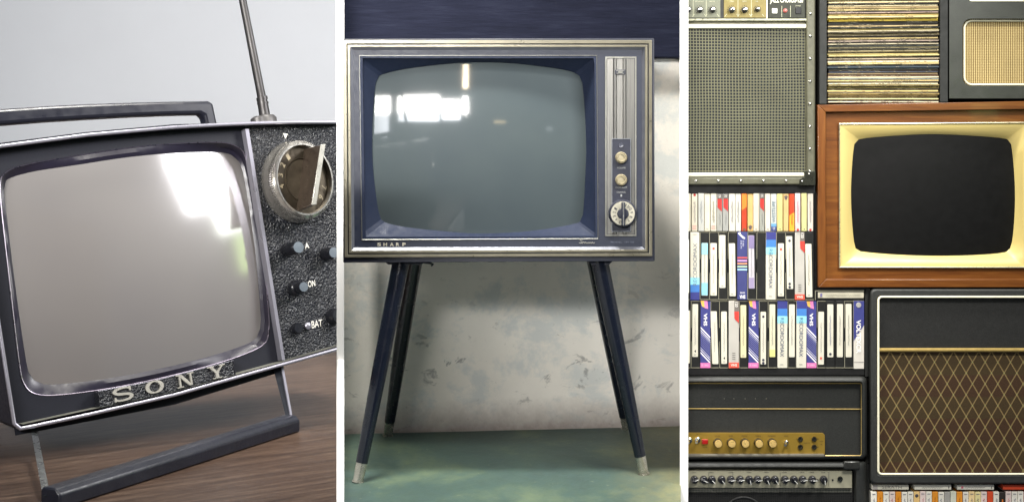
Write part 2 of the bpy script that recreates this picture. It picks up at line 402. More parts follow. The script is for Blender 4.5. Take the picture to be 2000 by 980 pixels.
# tuning dial
KM = mat((196, 192, 184), .2, .85, var=.15, scale=120, tag='knob_metal'); KB = mat((92, 84, 72), .35, .8, var=.2, scale=60, tag='bronze')
kb = W(572, 357, -.026); SQ = (.86, 1)
kn = MB(); Rk = .088
kn.lathe(kb, N, [(Rk * 1.0, 0), (Rk * 1.03, .012), (Rk * 1.0, .018), (Rk * .965, .03), (Rk * .965, .052), (Rk * .90, .060), (Rk * .86, .060), (Rk * .84, .045)], n=96, sq=SQ, up=V)
dial = kn.build('tuning_dial', KM, cp, clip=[CL])
m = MB(); uu = V.cross(N).normalized()
for k in range(110):
    a_ = 2 * math.pi * k / 110; e = uu * (math.cos(a_) * SQ[0]) + V * math.sin(a_); tt = (uu * (-math.sin(a_)) + V * math.cos(a_)) * .001
    p = kb + e * (Rk * .965 * UNIT) + NU * .032; q = p + NU * .018
    m.add([p - tt, p + tt, p + e * .0016, q - tt, q + tt, q + e * .0016], [(0, 2, 5, 3), (2, 1, 4, 5), (0, 1, 2), (3, 4, 5)])
m.build('knurling', KM, dial, clip=[CL])
m = MB(); m.lathe(kb, N, [(Rk * .845, .046), (Rk * .56, .046), (Rk * .54, .050), (Rk * .51, .046), (Rk * .50, .015), (.001, .015)], n=64, sq=SQ, up=V); m.build('dial_face', KB, dial, clip=[CL])
m = MB(); m.lathe(kb, N, [(Rk * .49, .017), (Rk * .46, .030), (Rk * .22, .036), (.0005, .038)], n=48, sq=SQ, up=V); m.build('dial_hub', mat((38, 34, 32), .3, tag='dark_hub'), dial)
for s_, a_ in (('1', 118), ('2', 141), ('3', 164), ('4', 187), ('6', -45), ('7', -22)):
    e = uu * (math.cos(R(a_)) * SQ[0]) + V * math.sin(R(a_)); tn = (V * math.cos(R(a_)) - uu * math.sin(R(a_)) * SQ[0])
    cpt = kb + e * (Rk * .70 * UNIT) + NU * .0468; hh = .0101
    m = MB(); text(m, s_, cpt - e * hh * .5 + tn * .0036, tn * -.0065, e * hh, 0, .02); m.build('numeral', mat((150, 138, 112), .4, tag='numeral'), dial, clip=[CL])
# fin of the dial, standing out of the face
f0 = kb + VU * .068 + NU * .02 + uu * .017; f1 = kb - VU * .070 + NU * .02 - uu * .016
th = uu * .0043
m = MB(); fo0 = f0 + NU * .100 - VU * .004; fo1 = f1 + NU * .100 + VU * .008
m.add([f0 - th, f0 + th, f1 + th, f1 - th, fo0 - th, fo0 + th, fo1 + th, fo1 - th], [(0, 1, 5, 4), (1, 2, 6, 5), (2, 3, 7, 6), (3, 0, 4, 7), (0, 3, 2, 1), (4, 5, 6, 7)], 0)
m.build('dial_fin', mat((72, 62, 54), .32, .5, var=.15, tag='smoked_metal'), dial, bevel=.0015, clip=[CL])
m = MB(); m.prism([fo0 - th * 1.05 + VU * .001, fo0 + th * 1.05 + VU * .001, fo1 + th * 1.05, fo1 - th * 1.05], NU * .003); m.build('fin_edge', mat((150, 148, 140), .3, .4, tag='fin_edge'), dial, bevel=.001, clip=[CL])
# push knobs
GREY = mat((88, 96, 104), .35, var=.1, tag='knob_cap'); BK2 = mat((24, 25, 30), .3, tag='black_plastic')
def knob(px, py, r, h, cap=True, base=None):
    c = W(px, py, -.026 + h) - NU * h
    m = MB(); 
    if base: m.lathe(c, N, [(base, 0), (base, h * .45), (base * .85, h * .5)], n=28, up=V)
    m.lathe(c, N, [(r * 1.1, 0), (r, h * .9), (r * .93, h)], n=28, up=V); k_ = m.build('knob', BK2, cp, clip=[CL])
    if cap: m = MB(); m.lathe(c, N, [(r * .9, h), (r * .88, h + .0015), (.0005, h + .002)], n=28, up=V); m.build('knob_cap', GREY, k_, clip=[CL])
knob(583, 483, .0135, .058); knob(593, 560, .0115, .045, True, .0165); knob(584, 640, .011, .016, False); knob(652, 493, .013, .04); knob(663, 616, .017, .03, False)
m = MB(); m.lathe(W(600, 636, -.026), N, [(.0075, 0), (.0075, .006), (.004, .0085), (.0005, .009)], n=20, up=V); m.build('screw', SIL, cp)
# name plate with raised serif letters
m = MB(); plate = [(192, 764), (300, 744), (456, 704), (461, 736), (300, 778), (196, 798)]
m.prism([W(x, y, -.004) for x, y in plate], NU * -.03); pl = m.build('name_plate', LEA, tv, bevel=.002)
m = MB(); m.tube([W(x, y, -.0035) for x, y in ((192, 764), (300, 744), (456, 704), (460, 735))], .0012, n=6); m.build('plate_edge', mat((70, 70, 78), .35, .6, tag='plate_edge'), pl)
def letter_frame(cx, cy, wd, hg):
    o_ = W(cx, cy, -.0035); ex = (W(cx + wd / 2, cy - wd * .115, -.0035) - W(cx - wd / 2, cy + wd * .115, -.0035)); ey = W(cx - hg * .08, cy - hg / 2, -.0035) - W(cx + hg * .08, cy + hg / 2, -.0035)
    return o_, ex, ey
GOLDL = mat((190, 186, 176), .3, .45, var=.1, tag='letter_metal')
cnt = [0]
def poly(mb, fr, pts):
    o_, ex, ey = fr; cnt[0] += 1; z = NU * (.0045 + .0002 * (cnt[0] % 7))
    mb.prism([o_ + ex * x + ey * y + z for x, y in pts], z * -1)
def stroke(mb, fr, path, ws):
    L = []; Rr = []
    for i, (x, y) in enumerate(path):
        a_ = path[max(i - 1, 0)]; b_ = path[min(i + 1, len(path) - 1)]; dx, dy = b_[0] - a_[0], b_[1] - a_[1]; l = math.hypot(dx, dy) or 1
        w_ = ws[i] if isinstance(ws, list) else ws
        L.append((x - dy / l * w_, y + dx / l * w_)); Rr.append((x + dy / l * w_, y - dx / l * w_))
    o_, ex, ey = fr; z = NU * .0045
    n_ = len(path); a1 = [o_ + ex * x + ey * y + z for x, y in L]; a2 = [o_ + ex * x + ey * y + z for x, y in Rr]
    rings = [[a1[i], a2[i], a2[i] - z, a1[i] - z] for i in range(n_)]
    mb.loft(rings, smooth=False); mb.add(rings[0], [(0, 1, 2, 3)]); mb.add(rings[-1], [(0, 1, 2, 3)])
fr = letter_frame(239, 769, 37, 25); m = MB()
sp_ = catmull([(.40, .28), (.30, .42), (.0, .47), (-.32, .40), (-.42, .22), (-.25, .06), (.05, 0), (.33, -.08), (.44, -.24), (.30, -.42), (0, -.47), (-.32, -.42), (-.42, -.26)], 5, False)
n_ = len(sp_); stroke(m, fr, sp_, [.045 + .05 * math.sin(math.pi * i / (n_ - 1)) for i in range(n_)])
poly(m, fr, [(.36, .5), (.44, .5), (.44, .18), (.36, .18)]); poly(m, fr, [(-.46, -.5), (-.38, -.5), (-.38, -.16), (-.46, -.16)]); m.build('letter', GOLDL, pl)
fr = letter_frame(301, 755, 32, 23.5); m = MB()
el = [(.44 * math.cos(2 * math.pi * k / 40), .46 * math.sin(2 * math.pi * k / 40)) for k in range(41)]
stroke(m, fr, el, [.05 + .06 * abs(x) / .44 for x, y in el]); m.build('letter', GOLDL, pl)
fr = letter_frame(361, 742, 34, 25); m = MB()
for pts in ([(-.36, .46), (-.27, .46), (-.27, -.46), (-.36, -.46)], [(.27, .46), (.36, .46), (.36, -.46), (.27, -.46)], [(-.40, .46), (-.18, .46), (.36, -.46), (.18, -.46)],
            [(-.5, .5), (-.2, .5), (-.2, .42), (-.5, .42)], [(.14, .5), (.5, .5), (.5, .42), (.14, .42)], [(-.5, -.42), (-.14, -.42), (-.14, -.5), (-.5, -.5)]): poly(m, fr, pts)
m.build('letter', GOLDL, pl)
fr = letter_frame(422, 726, 34, 25); m = MB()
for pts in ([(-.42, .46), (-.22, .46), (.08, -.02), (-.08, -.06)], [(.30, .46), (.40, .46), (.08, -.04), (.0, -.0)], [(-.09, .0), (.09, .0), (.09, -.46), (-.09, -.46)],
            [(-.5, .5), (-.12, .5), (-.12, .42), (-.5, .42)], [(.18, .5), (.5, .5), (.5, .42), (.18, .42)], [(-.24, -.42), (.24, -.42), (.24, -.5), (-.24, -.5)]): poly(m, fr, pts)
m.build('letter', GOLDL, pl)
# handle, aerial, stand
HND = mat((23, 24, 34), .34, var=.12, scale=30, spec=.6, tag='handle')
m = MB(); hp = [(-90, 226), (0, 213), (90, 207), (170, 203), (260, 200), (340, 198), (408, 197), (417, 201), (430, 262), (408, 262), (399, 226), (392, 222), (340, 223), (260, 226), (170, 231), (90, 236), (0, 243), (-90, 255)]
m.prism([W(x, y, -.13) for x, y in hp], NU * -.035); m.build('handle', HND, tv, bevel=.005)
ANT = mat((62, 60, 60), .42, .6, var=.15, scale=60, stretch=(1, 1, .2), tag='aerial')
an = thing('aerial', W(518, 236, -.075), 'grey telescopic aerial rising from the portable television', 'aerial')
an_t = W(462, -60, -.075); an_m = W(511, 190, -.075); an_b = W(518, 232, -.075)
an.name = 'aerial'
COL.objects.unlink(an); bpy.data.objects.remove(an)
m = MB(); m.tube([an_t, an_m], [.0080, .0098], n=20); m.tube([an_m, W(512.5, 196, -.075)], [.0128, .0128], n=20); m.tube([W(513, 200, -.075), W(513.6, 204, -.075)], [.0128, .0128], n=20); m.tube([W(512, 196, -.075), an_b], [.0115, .0125], n=20)
ae = m.build('aerial', ANT, tv)
m = MB(); m.lathe(W(519, 243, -.075), V, [(.026, -.01), (.026, .012), (.022, .018), (.012, .021), (.0005, .022)], n=28, up=N)
m.lathe(W(506, 243, -.072), V, [(.018, -.01), (.017, .014), (.01, .018), (.0005, .019)], n=24, up=N); m.build('aerial_socket', mat((80, 78, 78), .45, .5, tag='socket'), ae)
st_m = mat((52, 54, 60), .35, .6, tag='stand_strut')
m = MB()
m.prism([W(532, 712, -.03), W(551, 708, -.02), W(574, 832, 0), W(558, 812, 0)], NU * -.006 + BD * .003)
m.build('stand_strut', [st_m], tv)
m = MB(); m.prism([W(549, 712, -.018), W(553, 711, -.018), W(575, 832, .002), W(571, 832, .002)], NU * -.004); m.build('stand_strut', SIL, tv)
m = MB(); m.prism([W(60, 838, -.02), W(66, 838, -.02), bar_l + Vector((-.004, 0, .0)), bar_l + Vector((-.009, 0, .0))], BD * .006); m.build('stand_strut', mat((150, 156, 158), .3, 1, tag='strut_edge'), tv)
bs = Vector((BD.y, -BD.x, 0)); hb = RB * UNIT
m = MB(); m.prism([bar_l + bs * (hb * x) + TN * (hb * y) for x, y in ((-1, -.98), (1, -.98), (1, .2), (.5, .68), (-.75, .68), (-1, .45))], bar_r - bar_l)
m.build('stand_bar', mat((27, 29, 39), .42, var=.14, scale=25, bump=.2, bscale=120, tag='stand_bar'), tv, bevel=.006)

UNIT = 1.0
# ================================================================== MIDDLE BAY
NAVY = mat((22, 26, 40), .45, var=.08, scale=50, tag='navy_case'); NAVY2 = mat((24, 30, 46), .5, var=.05, scale=50, tag='navy_face')
GOLD = mat((112, 108, 94), .33, .5, var=.12, scale=30, stretch=(1, 1, 1), tag='gold_trim'); DKGAP = mat((22, 26, 42), .5, tag='dark_gap')
MASKM = mat((27, 35, 54), .6, var=.06, scale=30, spec=.25, tag='blue_mask')
lt = thing('legged_television', (-.022, .2, 0), 'dark blue vintage television with gold frame standing on four tapered legs', 'television')
m = MB(); fr_ = [P(668, 76), P(1278, 75), P(1279, 510), P(668, 513)]
hole = [P(*p) for p in ((703, 110), (1165, 110), (1167, 465), (708, 467))]
bk_ = [Vector((p.x * .985, .40, p.z)) for p in fr_]
m.loft([[p + Vector((0, .085, 0)) for p in hole], hole, fr_, bk_], smooth=False); m.add(bk_, [(0, 1, 2, 3)]); m.add([p + Vector((0, .085, 0)) for p in hole], [(0, 1, 2, 3)]); m.build('cabinet', NAVY, lt, clip=[CM1], bevel=.002)
def frame(mb, r0, r1, y0, y1, mi=0):                   # mitred moulding between two rectangles (px lists), proud of y=0
    a_ = [P(*p, y0) for p in r0]; b_ = [P(*p, y1) for p in r1]
    mb.loft([a_, b_], mi, smooth=False)
def bar_frame(mb, r0, r1, y, yb=.0, mi=0):             # flat frame with side walls
    a_ = [P(*p, yb) for p in r0]; b_ = [P(*p, y) for p in r0]; c_ = [P(*p, y) for p in r1]; d_ = [P(*p, yb) for p in r1]
    mb.loft([a_, b_, c_, d_], mi, smooth=False)
def rect(x0, y0, x1, y1, dx=0, dy=0): return [(x0, y0), (x1, y0), (x1, y1), (x0 + dx, y1 + dy)]
m = MB(); bar_frame(m, [(670, 79), (1273, 79), (1274, 500), (673, 502.5)], [(677, 85.5), (1267, 85.5), (1268, 494), (679, 497)], -.006); m.build('outer_trim', GOLD, lt, clip=[CM1], bevel=.0008)
m = MB(); bar_frame(m, [(678.5, 88), (1264.5, 88), (1265, 492), (681, 494.5)], [(684, 92.5), (1259.5, 92.5), (1260, 487), (686.5, 489)], -.007); m.build('inner_trim', GOLD, lt, bevel=.0008)
m = MB(); frame(m, [(684, 92), (1260, 92), (1260.5, 487), (686, 489.5)], [(690, 99), (1253, 99), (1253.5, 481), (693, 483)], -.0065, -.001); m.build('bevel_frame', mat((98, 100, 108), .35, .5, tag='grey_bevel'), lt)
m = MB(); ho = [P(703, 110, -.0015), P(1165, 110, -.0015), P(1167, 465, -.0015), P(708, 467, -.0015)]; m.loft([[P(688, 98, -.0015), P(1254, 98, -.0015), P(1255, 482, -.0015), P(691, 484, -.0015)], ho], smooth=False); m.build('front_panel', NAVY2, lt)
SILV = mat((140, 140, 134), .35, .7, var=.08, tag='silver_line')
inn_ = [(702, 109), (1165.5, 109), (1168, 466), (707, 468)]
m = MB(); m.tube([P(x, y, -.002) for x, y in inn_], .0012, closed=True, n=6); m.build('mask_trim', SILV, lt)
mc = (935, 290)
op = catmull([(735, 158), (748, 145), (790, 135), (860, 126), (925, 122), (990, 123), (1060, 130), (1110, 138), (1133, 150), (1139, 175), (1143, 230), (1145, 290), (1143, 350), (1140, 405), (1136, 428), (1122, 437), (1060, 448), (1000, 454), (930, 456), (860, 451), (790, 443), (752, 434), (741, 420), (733, 370), (728, 320), (727, 270), (729, 210)], 4)
RM = 1.0; mcx = P(*mc).x; mcz = P(*mc).z
def Pm(px, py, k=0.0):
    y = .012
    for _ in range(4):
        q = P(px, py, y); y = .010 + ((q.x - mcx) ** 2 + (q.z - mcz) ** 2) / (2 * RM) + k
    return P(px, py, y)
A = angles(mc, 100, inn_)
o_ = polar(op, mc, A); r_ = polar(inn_, mc, A); i2 = polar([(708, 114), (1161, 114), (1163, 461), (713, 463)], mc, A)
m = MB(); m.loft([[P(x, y, -.0018) for x, y in r_], [P(x, y, -.0022) for x, y in i2], [P(x, y, .006) for x, y in polar([(709, 115), (1160, 115), (1162, 460), (714, 462)], mc, A)], [Pm(x, y, -.003) for x, y in o_], [Pm(x, y, .001) for x, y in o_]], smooth=False)
m.build('mask', MASKM, lt, auto=12)
m = MB()
rings = [[Pm(mc[0] + (x - mc[0]) * k / 14 * 1.004, mc[1] + (y - mc[1]) * k / 14 * 1.004) for x, y in o_] for k in range(14, 0, -1)]
m.loft(rings); m.add(rings[-1], [tuple(range(len(o_)))], 0, True)
t = NT('dusty_tube_glass'); t.base(t.ramp(t.noise(t.coord(), 5, 4), [(.3, rgb(61, 69, 73)), (.7, rgb(68, 76, 78))])); t.set(.4, spec=.06, coat=1.0); t.p.inputs["Coat Roughness"].default_value = .065
m.build('screen', t.m, lt)
# control strip
m = MB(); bar_frame(m, rect(1182, 111, 1243, 461), rect(1185, 114, 1240, 458), -.0035); m.build('strip_trim', SILV, lt)
t = NT('brushed_metal'); t.base(t.ramp(t.noise(t.coord((60, 1, 2)), 8, 4), [(.3, rgb(112, 112, 110)), (.7, rgb(132, 131, 127))])); t.set(.36, .8)
m = MB(); prof = [(1186, 0), (1197, -.0005), (1200, -.003), (1203, -.003), (1205, 0), (1216, -.0005), (1218, -.003), (1221, -.003), (1224, 0), (1239, 0)]
m.loft([[P(x, 115, -.0025 + z) for x, z in prof], [P(x, 457, -.0025 + z) for x, z in prof]], smooth=False, closed=False); cs = m.build('control_strip', t.m, lt)
m = MB(); m.prism([P(1201, 136.5, -.0065), P(1222, 136.5, -.0065), P(1222, 146, -.0065), P(1201, 146, -.0065)], (0, .003, 0)); b_ = m.build('badge', DKGAP, cs, bevel=.0006)
m = MB(); m.tube([P(1203.5, 138.5, -.0068), P(1219.5, 138.5, -.0068), P(1219.5, 144, -.0068), P(1203.5, 144, -.0068)], .0005, closed=True, n=5); m.prism([P(1207, 139.8, -.007), P(1216, 139.8, -.007), P(1216, 143, -.007), P(1207, 143, -.007)], (0, .0008, 0)); m.build('badge_mark', SILV, b_)
m = MB(); m.prism([P(1195, 271, -.0065), P(1232, 271, -.0065), P(1232, 452, -.0065), P(1195, 452, -.0065)], (0, .003, 0)); bp_ = m.build('button_plate', DKGAP, cs, bevel=.0006)
m = MB(); bar_frame(m, rect(1194.5, 270.5, 1232.5, 452.5), rect(1196, 272, 1231, 451), -.0072, -.005); m.build('plate_edge', mat((120, 124, 130), .35, .6, tag='plate_edge'), bp_)
CRK = mat((150, 141, 116), .4, .25, var=.1, tag='cream_knob')
m = MB(); m.lathe(P(1213, 284, -.0066), (0, -1, 0), [(.0045, 0), (.0042, .0015), (.003, .001), (.0004, .001)], n=20); m.build('indicator', mat((70, 72, 82), .3, tag='indicator'), bp_)
for py in (308, 351.5):
    m = MB(); c_ = P(1213, py, -.0066)
    m.lathe(c_, (0, -1, 0), [(.0115, 0), (.0112, .010), (.0098, .012), (.0088, .0105), (.0082, .0105), (.0078, .013), (.0066, .013), (.006, .011), (.0004, .0115)], n=36); m.build('knob', CRK, bp_)
PR = mat((150, 152, 152), .5, tag='print_grey')
for s_, x0, x1, yb_, h in (('VOLUME', 1205, 1222, 329.5, 3.2), ('CONTRAST', 1202, 1225, 368, 3.4), ('CHANNEL', 1204.5, 1222.5, 377, 3.2)):
    m = MB(); text(m, s_, P(x0, yb_, -.0069), P(x1, yb_, -.0069) - P(x0, yb_, -.0069), (0, 0, h / 1000)); m.build('lettering', PR, bp_)
m = MB(); m.prism([P(1212, 379.5, -.0068), P(1215, 379.5, -.0068), P(1215, 384, -.0068), P(1212, 384, -.0068)], (0, .0003, 0)); m.build('pointer_mark', PR, bp_)
dc = P(1215.5, 416.5, -.0066)
m = MB(); m.lathe(dc, (0, -1, 0), [(.0275, 0), (.0265, .010), (.0245, .013), (.0236, .012)], n=64); dl = m.build('channel_dial', mat((52, 54, 66), .35, .3, tag='dial_ring'), bp_)
m = MB(); m.lathe(dc, (0, -1, 0), [(.0236, .0122), (.0228, .0135), (.011, .0135), (.0004, .0130)], n=64); m.build('dial_ring', mat((196, 192, 176), .33, .6, var=.06, tag='dial_silver'), dl)
m = MB(); m.lathe(dc, (0, -1, 0), [(.0112, .0136), (.0108, .020), (.0004, .021)], n=40); m.box(dc + Vector((-.0032, -.0136, -.0225)), dc + Vector((.0032, -.030, .0225))); m.build('dial_grip', DKGAP, dl, bevel=.0008)
m = MB(); m.box(dc + Vector((-.0006, -.030, -.0222)), dc + Vector((.0006, -.0306, .0222))); m.build('grip_line', SILV, dl)
INK = mat((34, 38, 48), .5, tag='ink')
for s_, a_ in (('11', 62), ('10', 36), ('9', 8), ('8', -22), ('7', -50), ('5', 250), ('4', 222), ('3', 198), ('2', 172), ('1', 146)):
    e = Vector((math.cos(R(a_)), 0, math.sin(R(a_)))); tn = Vector((e.z, 0, -e.x)); c_ = dc + e * .0170 + Vector((0, -.0139, 0)); wd = .0032 * len(s_)
    m = MB(); text(m, s_, c_ - tn * wd * .5 - e * .0028, tn * wd, e * .0056, 0, .01); m.build('numeral', INK, dl)
# lettering on the front
m = MB()
for s_, x0, x1 in (('S', 737, 744), ('H', 749, 756), ('A', 761.5, 769), ('R', 773.5, 780), ('P', 786, 792.5)):
    text(m, s_, P(x0, 480.5, -.0024), P(x1, 480.5, -.0024) - P(x0, 480.5, -.0024), (0, 0, .0066), 0, .03)
m.build('lettering', mat((196, 190, 172), .4, .4, tag='letter_cream'), lt)
m = MB()
def script_line(mb, x0, x1, y, h, yy, seed, rr=.0005):
    r = random.Random(seed); n_ = int((x1 - x0) / 1.1); path = []
    for i in range(n_): path.append(P(x0 + (x1 - x0) * i / n_ + r.uniform(-.4, .4), y - (h * (.5 + .5 * math.sin(i * 1.9)) * r.uniform(.4, 1)), yy))
    mb.tube(path, rr, n=4)
text(m, 'The', P(1132, 471, -.0024), P(1137, 471, -.0024) - P(1132, 471, -.0024), (.0004, 0, .003)); script_line(m, 1131, 1163, 475.5, 4, -.0025, 4)
m.build('lettering', mat((168, 166, 156), .4, .4, tag='letter_script'), lt)
m = MB(); text(m, 'MODEL  191-00', P(1193, 474.5, -.0024), P(1238, 474.5, -.0024) - P(1193, 474.5, -.0024), (0, 0, .0032)); m.build('lettering', mat((88, 94, 108), .5, tag='letter_dim'), lt)
# legs
LEG = mat((15, 19, 30), .25, var=.04, scale=20, spec=.5, tag='leg_lacquer'); FER = mat((180, 176, 166), .25, .85, var=.2, scale=60, tag='ferrule')
def leg(top, foot, yt, fl, r0, r1):
    b_ = floor_at(*foot); t_ = P(top[0], top[1], yt); ax = t_ - b_; L_ = ax.length
    m = MB(); k = .088
    m.tube([b_ + ax * k, b_ + ax * .5, t_ + ax * .02], [r1 * 1.03, (r0 + r1) * .52, r0], n=24); l_ = m.build('leg', LEG, lt)
    m = MB(); m.tube([b_, b_ + ax * (k + .004)], [r1 * .88, r1 * .98], n=24); m.tube([b_ - Vector((0, 0, 0)), b_ + ax * .006], [r1 * 1.05, r1 * 1.05], n=24); m.build('ferrule', FER, l_)
leg((783, 512), (699, 941), .035, 0, .0175, .0115); leg((808, 512), (757, 851), .30, 0, .0185, .0115)
leg((1171, 510), (1258, 926), .035, 0, .0175, .0112); leg((1161, 510), (1224, 838), .30, 0, .0165, .0112)
for x0, x1, y_ in ((748, 832, .02), (1146, 1198, .02)):
    m = MB(); m.prism([P(x0, 508, y_), P(x1, 508, y_), P(x1 - 8, 516.5, y_), P(x0 + 10, 516.5, y_)], (0, .34, 0)); m.build('leg_bracket', DKGAP, lt)
m = MB(); m.tube([P(826, 512, .05), P(841, 514, .05), P(846, 516, .05), P(842, 519, .05)], .0022); m.build('hook', DKGAP, lt)
# windows of the room behind the photographer, which the tube mirrors
def mirror(px, py, dist):
    q = Pm(px, py)
    n_ = Vector(((q.x - mcx) / RM, -1, (q.z - mcz) / RM)).normalized()
    v_ = (q - CAM).normalized(); r_ = v_ - n_ * 2 * v_.dot(n_); return q + r_ * (dist / -r_.y)
def window(px0, py0, px1, py1, dist, lum, col, name='window_light'):
    a_ = mirror(px0, py0, dist); b_ = mirror(px1, py1, dist); c_ = (a_ + b_) / 2
    sx, sy = abs(a_.x - b_.x), abs(a_.z - b_.z)
    lamp(name, c_, c_ + Vector((.12, 1, -.1)), sx, sy, lum * math.pi * sx * sy, col, 55)
for r_ in ((730, 190, 760, 222), (780, 190, 856, 218), (864, 198, 898, 218), (905, 190, 912, 222)): window(*r_, 3.4, 21, (1, .97, .92))
for r_ in ((732, 224, 758, 268), (780, 220, 856, 236), (864, 220, 898, 234)): window(*r_, 3.4, 4.5, (.92, .95, 1))
window(905, 126, 914, 172, 3.0, 9, (1, .80, .55), 'hanging_lamp'); window(965, 236, 988, 241, 3.3, 1.4, (1, .75, .4), 'counter_lamp'); window(1067, 247, 1080, 256, 3.3, 1.6, (.9, .97, 1), 'counter_lamp')

# the room the tube looks into: rear wall, floor and two tables, all behind the photographer
RW = mat((52, 56, 66), .8, var=.1, scale=3, tag='room_wall')
m = MB(); m.box((-3.4, -4.3, -1), (3.4, -4.2, 2.6)); tag(m.build('wall', RW), kind='structure')
for x, y in ((-1.35, -3.75), (.9, -3.9)):
    tt_ = thing('cafe_table', (x, y, -.1), 'plain dark table of the room behind, seen only as a reflection', 'table', 'tables mirrored in the tube')
    m = MB(); m.box((x - .45, y - .3, .62), (x + .45, y + .3, .66)); m.build('tabletop', mat((96, 92, 84), .5, tag='cafe_top'), tt_)
    for sx in (-.4, .4):
        for sy in (-.25, .25): m = MB(); m.box((x + sx - .025, y + sy - .025, -.1), (x + sx + .025, y + sy + .025, .62)); m.build('leg', RW, tt_)

# ================================================================== RIGHT BAY
def bx(mb, x0, y0, x1, y1, yf, dep, mi=0):              # box whose front fills the pixel rectangle
    a_ = P(x0, y0, yf); b_ = P(x1, y1, yf); mb.box(a_, (b_.x, yf + dep, b_.z), mi); return mb
def ring_frame(mb, r0, r1, y, dep, mi=0):               # frame: front ring, outer and inner walls
    a_ = [P(*p, y) for p in r0]; c_ = [P(*p, y) for p in r1]; e = Vector((0, dep, 0))
    mb.loft([[p + e for p in a_], a_, c_, [p + e for p in c_]], mi, smooth=False)
def rr_px(x0, y0, x1, y1, r, n=6):
    out = []
    for cx, cy, a0 in ((x1 - r, y0 + r, -90), (x1 - r, y1 - r, 0), (x0 + r, y1 - r, 90), (x0 + r, y0 + r, 180)):
        for k in range(n + 1):
            a_ = R(a0 + 90 * k / n); out.append((cx + r * math.cos(a_), cy + r * math.sin(a_)))
    return out
DARK = mat((27, 27, 27), .75, var=.15, scale=40, spec=.2, tag='shelf_black'); DARK2 = mat((44, 45, 43), .7, var=.12, scale=40, spec=.3, bump=.1, tag='shelf_dark')
TOLEX = mat((43, 44, 42), .48, var=.18, scale=160, bump=.35, bscale=900, spec=.5, tag='black_tolex')
TOLG = mat((88, 87, 70), .45, var=.15, scale=120, bump=.25, bscale=700, tag='olive_tolex')
PIPE = mat((238, 232, 205), .35, var=.05, spec=.5, tag='cream_piping'); PIPEG = mat((176, 150, 88), .35, .4, var=.1, tag='gold_piping')
CHR = mat((190, 188, 180), .22, 1, var=.1, tag='stud_chrome')
sh = thing('shelf_unit', (1.0 / 3 + .5, .3, -.2), 'black shelving that holds the amplifiers, tapes and records', 'shelf')
m = MB(); bx(m, 1250, -260, 2400, 1300, .315, .02); m.build('back_panel', DARK, sh, clip=[CR])
for r_ in ((1601, -120, 1614.5, 203, -.002, .30), (1836.5, -120, 1851, 199, -.001, .30), (1590.5, 376, 1597.5, 566, .012, .28), (1689.5, 560, 1699, 735, .015, .28), (1690, 735, 1699, 1180, .03, .25)):
    m = MB(); bx(m, *r_); m.build('upright', DARK2 if r_[0] > 1595 else DARK, sh)
for r_ in ((1300, 361, 1592, 377.5, .004, .29), (1300, 719.5, 1688, 732, .004, .29), (1597.5, 562, 1690, 566.5, .006, .28), (1699, 940, 2100, 945, .02, .26)):
    m = MB(); bx(m, *r_); m.build('shelf', DARK, sh, clip=[CR])

# ---- guitar amplifier with the woven grille
def grid_cloth(name, pitch, lw, dark, light, pz=None, lwz=None, wob=.0):
    t = NT(name); sp = t.n("ShaderNodeSeparateXYZ"); src = t.tc.outputs["Object"]
    if wob:
        nz = t.n("ShaderNodeTexNoise"); nz.inputs["Scale"].default_value = 9; t.l(src, nz.inputs["Vector"])
        sc = t.n("ShaderNodeVectorMath", operation='SCALE'); sc.inputs[3].default_value = wob; t.l(nz.outputs[1], sc.inputs[0])
        ad = t.n("ShaderNodeVectorMath", operation='ADD'); t.l(src, ad.inputs[0]); t.l(sc.outputs[0], ad.inputs[1]); src = ad.outputs[0]
    t.l(src, sp.inputs[0])
    def line(s_, p, l_): return t.math('LESS_THAN', t.math('FRACT', t.math('DIVIDE', t.math('ADD', s_, 10.0), p)), l_)
    f = t.math('MAXIMUM', line(sp.outputs[0], pitch, lw), line(sp.outputs[2], pz or pitch, lwz or lw))
    b = t.mix(f, rgb(*dark), rgb(*light)); v = t.ramp(t.noise(t.coord(), 14, 4), [(.3, (.82,) * 3), (.7, (1,) * 3)])
    t.base(t.mix(1.0, b, v, 'MULTIPLY')); t.set(.8, spec=.2); t.bump(f, .5, .001); return t.m
amp = thing('guitar_amplifier', P(1470, 360, .1), 'olive black guitar amplifier with wide grey checked grille and silver studs above the cassettes', 'amplifier')
m = MB(); bx(m, 1300, -80, 1592, 361, .010, .26); m.build('case', TOLG, amp, clip=[CR])
m = MB(); bx(m, 1575.5, -80, 1592, 361, -.002, .012); m.build('side_rail', TOLG, amp, bevel=.003)
m = MB(); bx(m, 1300, 346, 1575, 361, -.002, .012); m.build('bottom_rail', TOLG, amp, clip=[CR], bevel=.003)
m = MB(); bx(m, 1300, 56, 1575, 337, .006, .004); m.build('grille', grid_cloth('checked_grille', .0059, .30, (32, 34, 37), (104, 103, 82), wob=.004), amp, clip=[CR])
m = MB(); bx(m, 1300, 47.5, 1575, 55.5, .000, .01); m.build('piping', PIPE, amp, clip=[CR], bevel=.002)
m = MB(); bx(m, 1300, 337.5, 1572, 345.5, -.003, .012); m.build('piping', PIPE, amp, clip=[CR], bevel=.003)
m = MB(); bx(m, 1300, 37, 1575, 40.5, .000, .01); m.build('panel_strip', mat((196, 196, 170), .3, .5, tag='strip'), amp, clip=[CR])
m = MB(); bx(m, 1300, -80, 1575, 37, .0065, .0035); m.build('panel', mat((30, 31, 28), .5, tag='panel_black'), amp, clip=[CR])
for r_, c in (((1300, -70, 1407, 35), (110, 112, 96)), ((1414, -70, 1496, 35), (124, 112, 66)), ((1500.5, -70, 1572, 35), (46, 48, 38))):
    m = MB(); bx(m, *r_, .0045, .002); m.build('panel_field', mat(c, .45, .3, var=.08, tag='panel_field'), amp, clip=[CR])
